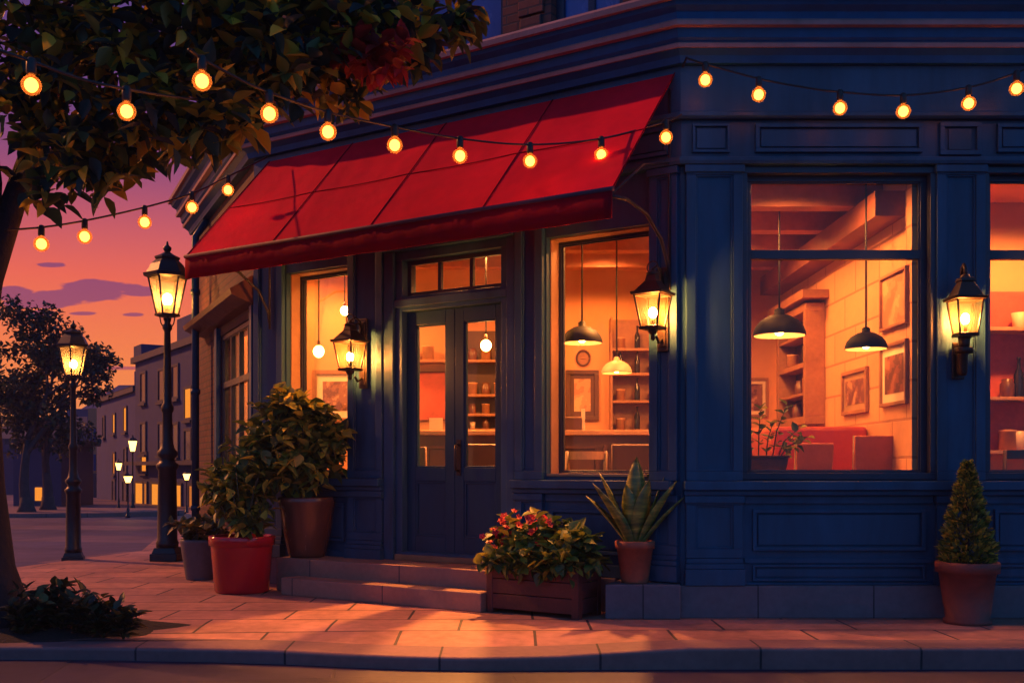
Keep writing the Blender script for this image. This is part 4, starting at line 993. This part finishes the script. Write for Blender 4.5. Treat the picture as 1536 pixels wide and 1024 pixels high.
def jar(kind, fr, u, v, z, label, group, k=1.0):
    cat, mat, pr = {'jar': ('jar', 'jar1', [(.05, 0), (.055, .01), (.055, .11), (.04, .125), (.042, .15)]), 'tin': ('canister', 'jar2', [(.06, 0), (.06, .13), (.063, .132), (.063, .15), (.02, .155)]),
        'bottle': ('bottle', 'jar3', [(.036, 0), (.038, .01), (.038, .17), (.014, .23), (.013, .29), (.016, .292), (.016, .31)]), 'cup': ('cup', 'cream', [(.03, 0), (.035, .005), (.045, .10), (.042, .10), (.033, .012)])}[kind]
    if kind not in JAR: JAR[kind] = MB().lathe(0, 0, pr, 16).build(cat, M[mat]); o = JAR[kind]
    else: o = JAR[kind].copy(); COL.objects.link(o)
    o.location = fr(u, v, z+.001); o.scale = (k, k, k); return tag(o, label, cat, group)
S1 = [1.56, 1.73, 1.95, 2.34]
shelf_unit('dark shelf unit behind the counter seen through the right door leaf', -.68, .10, S1)
shelf_unit('plain wall shelf above the red poster behind the left door leaf', -1.32, -.72, [2.34], back=None, sides=False)
shelf_unit('wall shelves on the back wall behind the pale pendant', 1.14, 2.2, [1.55, 1.88, 2.19, 2.47], back='mdwood')
for z, kinds, lab in ((1.56, 'jcjtj', 'small jar on the lowest shelf behind the right door leaf'), (1.73, 'cjtcj', 'small pot on the second shelf behind the right door leaf'), (1.95, 'btjtb', 'jar or bottle on the third shelf behind the right door leaf'), (2.34, 'tjtjt', 'canister on the top shelf behind the right door leaf')):
    for i, ch in enumerate(kinds):
        jar({'j': 'jar', 'c': 'cup', 't': 'tin', 'b': 'bottle'}[ch], FB, -.60+.15*i, .12, z, lab, 'things on the shelves behind the door', .9 if z > 1.9 else .75)
for z, kinds, lab in ((1.55, 'tbtbt', 'canister or bottle on the lowest shelf behind the pale pendant'), (1.88, 'tbtjb', 'canister or bottle on the second shelf behind the pale pendant'), (2.19, 'bbtbt', 'bottle or canister on the third shelf behind the pale pendant'), (2.47, 'tbjbt', 'container on the top shelf behind the pale pendant')):
    for i, ch in enumerate(kinds):
        jar({'j': 'jar', 'c': 'cup', 't': 'tin', 'b': 'bottle'}[ch], FB, 1.24+.19*i, .12, z, lab, 'things on the shelves behind the pendant', .85)
for i in range(2): jar('tin', FB, -1.2+.24*i, .12, 2.34, 'box-like canister on the shelf above the red poster', 'things above the poster', 1.1)
o = thing('napkin_box', 'dark box with pale papers on the counter behind the window', 'box', (px(858, 0, 10.4).x, 10.4, 1.476))
x = px(858, 0, 10.4).x; MB().box(W, x-.09, x+.09, 10.32, 10.48, 1.476, 1.60).build('box', M['dkwood'], o, .004); MB().box(W, x-.085, x+.085, 10.33, 10.47, 1.602, 1.612).build('lid', M['ltwood'], o); MB().box(W, x+.095, x+.125, 10.35, 10.45, 1.476, 1.69).build('paper', M['paper'], o)
o = thing('menu_card', 'pale card standing on the counter behind the left door leaf', 'menu card', (px(654, 0, 10.35).x, 10.35, 1.476))
x = px(654, 0, 10.35).x; MB().box(W, x-.065, x+.065, 10.34, 10.352, 1.476, 1.60).build('card', M['paper'], o); MB().box(W, x-.05, x+.05, 10.33, 10.37, 1.476, 1.482).build('stand', M['dkwood'], o)
# cabinet on the far part of the block wall
o = thing('wall_cabinet', 'tall dark open cabinet on the block wall behind the pendants', 'cabinet', (3.0, 11.1, 1.6))
m = MB(); ring(m, FP, 10.55, 11.7, 1.55, 2.75, .08, .003, .2); m.box(FP, 10.63, 11.62, .003, .19, 2.12, 2.17); m.box(FP, 10.63, 11.62, .003, .19, 1.84, 1.87); m.box(FP, 10.63, 11.62, .003, .19, 2.43, 2.46); m.build('carcass', M['mdwood'], o, .004)
MB().box(FP, 10.63, 11.62, .002, .006, 1.63, 2.67).build('back_panel', M['dkwood'], o)
m = MB(); m.box(FP, 10.42, 11.85, .003, .26, 2.78, 2.86); m.build('top_moulding', M['mdwood'], o)
for i, (y, z, kd) in enumerate(((10.8, 1.87, 'tin'), (11.1, 1.87, 'jar'), (11.4, 2.17, 'tin'), (10.9, 2.17, 'bottle'), (11.2, 1.632, 'jar'), (11.35, 2.46, 'tin'))): jar(kd, FP, y, .1, z, 'container standing in the dark cabinet behind the pendants', 'things in the dark cabinet')
# sill plant
c = (px(1152, 0, 8.32).x, 8.385, 1.086)
o = thing('sill_plant', 'leggy green plant in a brown trough on the inside sill of the right window', 'potted plant', c)
m = MB(); m.taperbox(c[0], c[1], c[2], c[2]+.11, .28, .13, .32, .16); m.taperbox(c[0], c[1], c[2]+.11, c[2]+.13, .335, .175, .335, .175); m.build('trough', M['terra2'], o, .005)
f = MB(); st = MB()
for dx, h, ln in ((-.11, .30, -.05), (-.06, .38, .02), (0, .28, .06), (.05, .40, .10), (.09, .24, .16), (.1, .16, .2)):
    p = Vector((c[0]+dx, c[1], c[2]+.10)); e = p+Vector((ln, rnd.uniform(-.04, .04), h)); st.tube([p, p.lerp(e, .5)+Vector((ln*-.2, 0, .02)), e], [.006, .005, .003], 5)
    for q in (.3, .5, .68, .85, 1): sprig(f, p.lerp(e, q), e-p, 3, .075, .05)
st.build('stem', M['stem'], o); f.build('foliage', M['leafS'], o)
# bar behind the far right window
FB2 = lambda u, v, z: Vector((u, 9.6-v, z))
shelf_unit('bar shelves against the wall in the far right window', 3.9, 5.6, [1.27, 1.74, 2.35], .26, FB2, 'redpaper', True, 'ltwood')
jar('bottle', FB2, 4.50, .13, 1.74, 'dark wine bottle on the middle bar shelf at the far right', 'things on the bar shelves', 1.15)
jar('jar', FB2, 4.40, .12, 1.74, 'brown jar left of the wine bottle on the bar shelf', 'things on the bar shelves', 1.1)
jar('jar', FB2, 4.62, .12, 1.74, 'brown jar right of the wine bottle on the bar shelf', 'things on the bar shelves', 1.1)
jar('cup', FB2, 4.50, .13, 1.27, 'tall cream cup on the low bar shelf at the far right', 'things on the bar shelves', 1.7)
jar('cup', FB2, 4.50, .13, 2.35, 'cream jug on the top bar shelf at the far right', 'things on the bar shelves', 1.4)
jar('tin', FB2, 4.40, .13, 1.27, 'tan canister left of the cream cup on the low bar shelf', 'things on the bar shelves', 1.2)
for i in range(4): jar('bottle' if i % 2 else 'tin', FB2, 4.8+.17*i, .13, 1.74, 'bottle or tin at the right end of the bar shelf', 'things on the bar shelves', 1.1)
chair('dark slat chair at the bar in the far right window', px(1522, 0, 8.8).x, 8.8, math.pi, 'slat', 'dkwood', .93, .4)

# ------------------------------------------------------------------ far houses
def house(name, label, a, b, ztop, depth, mat, wins, roof=None, zb=None):
    """a, b: ground ends of the street face (x, y); wins: (u0, u1, z0, z1, material) along it"""
    a = Vector(a); b = Vector(b); d = (b-a); L = d.length; d /= L; n = Vector((d.y, -d.x))
    if n.y > 0: n = -n
    fr = mkframe(a.x, a.y, d.x, d.y, n.x, n.y); z0 = min(gz(a.y), gz(b.y))-.2
    o = thing(name, label, 'building', (a.x, a.y, gz(a.y)))
    MB().box(fr, 0, L, -depth, 0, z0, ztop).build('wall', M[mat], o)
    m = MB(); m.box(fr, -.15, L+.15, -depth-.1, .18, ztop-.25, ztop+.02); m.build('cornice', M['roofA'], o)
    for u0, u1, c, e, wm in wins:
        w_ = MB(); ring(w_, fr, u0-.10, u1+.10, c-.10, e+.10, .10, .0, .07); w_.box(fr, u0-.16, u1+.16, .0, .14, c-.2, c-.101); w_ = w_.build('window', M['roofA'], o)
        g = MB(); g.box(fr, u0, u1, .0, .03, c, e); g.build('pane', M[wm], w_)
    return o, fr, L
def at(X, d): p = px(X, 0, d); return (p.x, d)
A, B_ = at(322, 38), at(203, 48)
L = (Vector(A)-Vector(B_)).length
def along(A, B, X):                             # distance from A along the face A-B of the sight line at X
    u = (X-768)/1600; A = Vector(A); d = (Vector(B)-A).normalized(); return (u*A.y-A.x)/(d.x-u*d.y)
wins = []
for X, z0, z1, wm in ((216, 4.0, 5.2, 'dkwin'), (243, 3.9, 5.1, 'dkwin'), (264, 3.9, 5.1, 'dkwin'), (283.5, 3.0, 4.1, 'litwin'), (303, 3.2, 4.2, 'litwin2'), (216, 1.75, 3.0, 'dkwin'), (217.5, .95, 1.7, 'litwin'), (243, 1.7, 2.9, 'dkwin'), (264, 1.6, 2.8, 'dkwin'), (283, 1.4, 2.5, 'dkwin'), (303, 1.4, 2.5, 'dkwin')):
    u = along(A, B_, X); wins.append((u-.42, u+.42, z0, z1, wm))
for X, wd, wm in ((210.5, .75, 'litwin'), (219, .3, 'litwin2'), (237, .9, 'litwin'), (252, .35, 'litwin2'), (265, .8, 'litwin'), (292, .6, 'litwin2')):
    u = along(A, B_, X); wins.append((u-wd, u+wd, -.72, .40, wm))
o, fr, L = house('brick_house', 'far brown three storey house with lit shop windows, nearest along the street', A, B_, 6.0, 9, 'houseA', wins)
m = MB(); m.box(fr, 0, L, .02, .5, 1.2, 1.36); m.build('shop_fascia', M['roofA'], o)
for q in ((1.6, 3.2, -3, -1.8, 6.95, 7.9), (9.6, 10.8, -2.5, -1.6, 6, 7.2), (6.6, 7.5, -2.5, -1.6, 6, 7.3), (11.2, 12.6, -2, -.1, 6, 6.6)): MB().box(fr, *q).build('chimney', M['houseA'], o)
m = MB(); m.box(fr, .0, 5.4, -8, -.12, 6.02, 7.0); m.build('attic', M['houseA'], o)
A, B_ = at(204, 50), at(145, 60)
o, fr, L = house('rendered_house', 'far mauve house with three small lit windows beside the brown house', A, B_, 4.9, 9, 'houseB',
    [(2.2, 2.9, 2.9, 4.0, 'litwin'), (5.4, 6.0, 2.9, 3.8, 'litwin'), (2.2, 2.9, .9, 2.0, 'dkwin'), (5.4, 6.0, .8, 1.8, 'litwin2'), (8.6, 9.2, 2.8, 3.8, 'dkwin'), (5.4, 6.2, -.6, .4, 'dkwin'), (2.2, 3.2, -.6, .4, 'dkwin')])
for q in (1.6, 7.2): MB().box(fr, q, q+.9, -4.9, -4.1, 5.4, 7.1).build('chimney', M['houseB'], o)
m = MB(); P = [fr(0, .2, 4.9), fr(L, .2, 4.9), fr(L, -9, 4.9), fr(0, -9, 4.9), fr(0, -4.5, 6.2), fr(L, -4.5, 5.6)]
m.add(P, [(0, 1, 5, 4), (2, 3, 4, 5), (0, 4, 3), (1, 2, 5)]); m.build('roof', M['roofA'], o)
# gabled house farther on, its sunlit end wall painted separately below
d = 70; xa, xb = px(131, 0, d).x, px(196, 0, d).x; o = thing('gabled_house', 'far violet gabled house with a chimney behind the mauve house', 'building', (xa, d, gz(d)))
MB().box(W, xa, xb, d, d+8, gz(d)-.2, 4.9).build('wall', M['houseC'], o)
m = MB(); m.add([(xa-.3, d-.3, 4.9), (xb, d-.3, 4.9), (xb, d+8.3, 4.9), (xa-.3, d+8.3, 4.9), (xa+.6, d+4, 6.8), (xb, d+4, 6.8)], [(0, 1, 5, 4), (2, 3, 4, 5), (3, 0, 4), (1, 2, 5), (0, 3, 2, 1)]); m.build('roof', M['houseC'], o)
m = MB(); m.box(W, xb-1.0, xb-.1, d+3.5, d+4.5, 6.4, 7.7); m.build('chimney', M['houseC'], o)
m = MB(); m.box(W, xb-.6, xb-.55, d+3.9, d+3.95, 7.7, 9.2); m.build('aerial', M['iron'], o)
# its end wall as a separate box, evening sunlight painted in as orange
d = 66; xa, xb = px(132, 0, d).x, px(147, 0, d).x; o = thing('sunlit_end_wall', 'far narrow end wall left of the mauve house, evening sun painted orange', 'building', (xa, d, gz(d)))
M['orange'] = paint('far_painted_sunset', (.45, .16, .07), .85, .12, .5, .1, 6)
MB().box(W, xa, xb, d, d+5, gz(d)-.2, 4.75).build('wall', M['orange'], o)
for u in (.1, .36):
    for z in (2.5, .9): 
        w_ = MB(); w_.box(W, xa+u, xa+u+.14, d-.06, d-.001, z, z+1.0); w_.build('window', M['houseB'], o)
d = 95; xa, xb = px(100, 0, d).x, px(150, 0, d).x; o = thing('far_block', 'distant purple block at the end of the street', 'building', (xa, d, gz(d)))
MB().box(W, xa, xb, d, d+10, gz(d)-.3, 6.3).build('wall', M['houseD'], o); m = MB(); m.box(W, xa+1, xb-1, d+3, d+8, 6.3, 7.1); m.build('roof', M['houseD'], o)
d = 78; xa, xb = px(-60, 0, d).x, px(112, 0, d).x; o = thing('far_block', 'distant low purple terrace behind the island trees', 'building', (xa, d, gz(d)))
MB().box(W, xa, xb, d, d+9, gz(d)-.3, 3.2).build('wall', M['houseD'], o)
m = MB(); m.add([(xa, d-.2, 3.2), (xb, d-.2, 3.2), (xb, d+9, 3.2), (xa, d+9, 3.2), (xa, d+4.5, 5.0), (xb, d+4.5, 5.0)], [(0, 1, 5, 4), (2, 3, 4, 5), (3, 0, 4), (1, 2, 5)]); m.build('roof', M['roofA'], o)
for X in (95, 97.5):
    p = px(X, 0, d).x; w_ = MB(); w_.box(W, p, p+.12*4, d-.05, d-.001, .9 if X > 96 else 1.5, 1.4 if X > 96 else 2.3); w_.build('window', M['litwin'], o)
d = 42; xa, xb = px(20, 0, d).x, px(92, 0, d).x; o = thing('kiosk', 'low dark building with one lit window behind the island trees', 'building', (xa, d, gz(d)))
MB().box(W, xa, xb, d, d+3.2, gz(d)-.3, 2.0).build('wall', M['houseD'], o); m = MB(); m.box(W, xa-.2, xb+.2, d-.3, d+3.5, 2.0, 2.2); m.build('roof', M['roofA'], o)
p = px(57, 0, d).x; MB().box(W, p-.1, p+.16, d-.05, d-.001, -.20, .32).build('window', M['litwin'], o)
d = 64; xa, xb = px(84, 0, d).x, px(150, 0, d).x; o = thing('arcade', 'low dark arcade with a flat roof across the end of the street', 'building', (xa, d, gz(d)))
m = MB(); m.box(W, xa, xb, d, d+3, .2, .75); m.build('roof', M['roofA'], o)
m = MB()
for k in range(7): m.box(W, xa+.1+k*.42, xa+.24+k*.42, d+.1, d+.24, gz(d)-.3, .2)
m.build('column', M['roofA'], o); MB().box(W, xa, xb, d+2.6, d+2.9, gz(d)-.3, .2).build('wall', M['houseD'], o)

# ------------------------------------------------------------------ sky, sun, camera
world = bpy.data.worlds.new('World'); sc.world = world; world.use_nodes = True
t = NT(world.node_tree); bg = next(n for n in t.n if n.type == 'BACKGROUND')
dirv = t.new('ShaderNodeTexCoord').outputs['Generated']; sp = t.new('ShaderNodeSeparateXYZ'); t.l.new(dirv, sp.inputs[0])
X, Y, Z = sp.outputs
glowside = t.ramp(Z, [(0, (1.0, .34, .07)), (.09, (.99, .245, .062)), (.165, (.86, .145, .092)), (.21, (.58, .108, .138)), (.25, (.33, .080, .175)), (.29, (.18, .060, .20)), (.45, (.05, .050, .20)), (1, (.02, .060, .21))])
coolside = t.ramp(Z, [(0, (.09, .20, .46)), (.12, (.07, .24, .58)), (.4, (.04, .22, .60)), (1, (.02, .085, .26))])
az = t.math('ADD', t.math('MULTIPLY', X, -.80), t.math('MULTIPLY', Y, .60))
mr = t.new('ShaderNodeMapRange'); mr.interpolation_type = 'SMOOTHSTEP'; t.l.new(az, mr.inputs[0]); mr.inputs[1].default_value = .05; mr.inputs[2].default_value = .72
sky = t.mix(mr.outputs[0], coolside, glowside)
# cloud banks low over the street: blobs in azimuth and elevation with ragged edges
U = t.math('DIVIDE', X, t.math('MAXIMUM', Y, .01)); V = t.math('DIVIDE', Z, t.math('MAXIMUM', Y, .01))
cb = t.new('ShaderNodeCombineXYZ'); t.put(cb.inputs[0], t.math('MULTIPLY', U, 26)); t.put(cb.inputs[1], t.math('MULTIPLY', V, 120))
nz = t.math('MULTIPLY', t.math('SUBTRACT', t.noise(cb.outputs[0], 1.0, 3), .5), 2.6)
acc = None
for cx, cy, wx, wy in ((150, 432, 62, 13), (100, 445, 95, 12), (60, 455, 60, 9), (205, 437, 32, 8), (75, 397, 26, 4), (125, 470, 22, 3), (200, 472, 17, 3), (190, 592, 80, 7), (60, 470, 30, 7), (165, 552, 60, 3), (20, 440, 40, 12)):
    du = t.math('DIVIDE', t.math('SUBTRACT', U, (cx-768)/1600), wx/1600); dv = t.math('DIVIDE', t.math('SUBTRACT', V, (700-cy)/1600), wy/1600)
    q = t.math('SUBTRACT', 1.0, t.math('ADD', t.math('MULTIPLY', du, du), t.math('MULTIPLY', dv, dv)))
    acc = q if acc is None else t.math('MAXIMUM', acc, q)
cm = t.new('ShaderNodeMapRange'); cm.interpolation_type = 'SMOOTHSTEP'; t.l.new(t.math('ADD', acc, nz), cm.inputs[0]); cm.inputs[1].default_value = -.05; cm.inputs[2].default_value = .35
front = t.math('GREATER_THAN', Y, .05)
ccol = t.ramp(V, [(.05, (.60, .11, .085)), (.13, (.29, .070, .150)), (.20, (.21, .06, .17))])
sky = t.mix(t.math('MULTIPLY', t.math('MULTIPLY', cm.outputs[0], front), .85), sky, ccol)
t.l.new(sky, bg.inputs[0]); bg.inputs[1].default_value = 2**-EXPO
sd = bpy.data.lights.new('sun', 'SUN'); sd.energy = 1.5; sd.angle = R_(1.0); sd.color = (1, .32, .095)
so = bpy.data.objects.new('sun', sd); COL.objects.link(so)
S = Vector((-.885, .465, math.tan(R_(28)))).normalized(); so.rotation_euler = S.to_track_quat('Z', 'Y').to_euler()
cam = bpy.data.cameras.new('camera'); co = bpy.data.objects.new('camera', cam); COL.objects.link(co)
co.location = (0, 0, 1.125); co.rotation_euler = (math.pi/2, 0, 0); cam.sensor_width = 36; cam.lens = 36*1600/1536; cam.shift_y = (700-512)/1536
cam.clip_start = .1; cam.clip_end = 1500; sc.camera = co
HAZE = .0011
if HAZE:
    hm, t, b, o_ = newmat('thin_evening_haze'); t.n.remove(b)
    pv = t.new('ShaderNodeVolumePrincipled'); pv.inputs['Color'].default_value = (.42, .48, 1, 1); pv.inputs['Density'].default_value = HAZE; pv.inputs['Anisotropy'].default_value = .2
    t.l.new(pv.outputs[0], o_.inputs['Volume'])
    hz = MB().box(W, -310, 310, -14, 425, -8, 11).build('haze', hm); hz['kind'] = 'stuff'; sc.cycles.volume_max_steps = 32
sc.view_settings.view_transform = 'Standard'; sc.view_settings.look = 'None'; sc.view_settings.exposure = EXPO; sc.view_settings.gamma = 1
cy = sc.cycles; cy.max_bounces = 7; cy.diffuse_bounces = 4; cy.glossy_bounces = 3; cy.transmission_bounces = 4; cy.transparent_max_bounces = 16
cy.sample_clamp_indirect = 4; cy.use_denoising = True; cy.caustics_reflective = False; cy.caustics_refractive = False; cy.use_light_tree = True
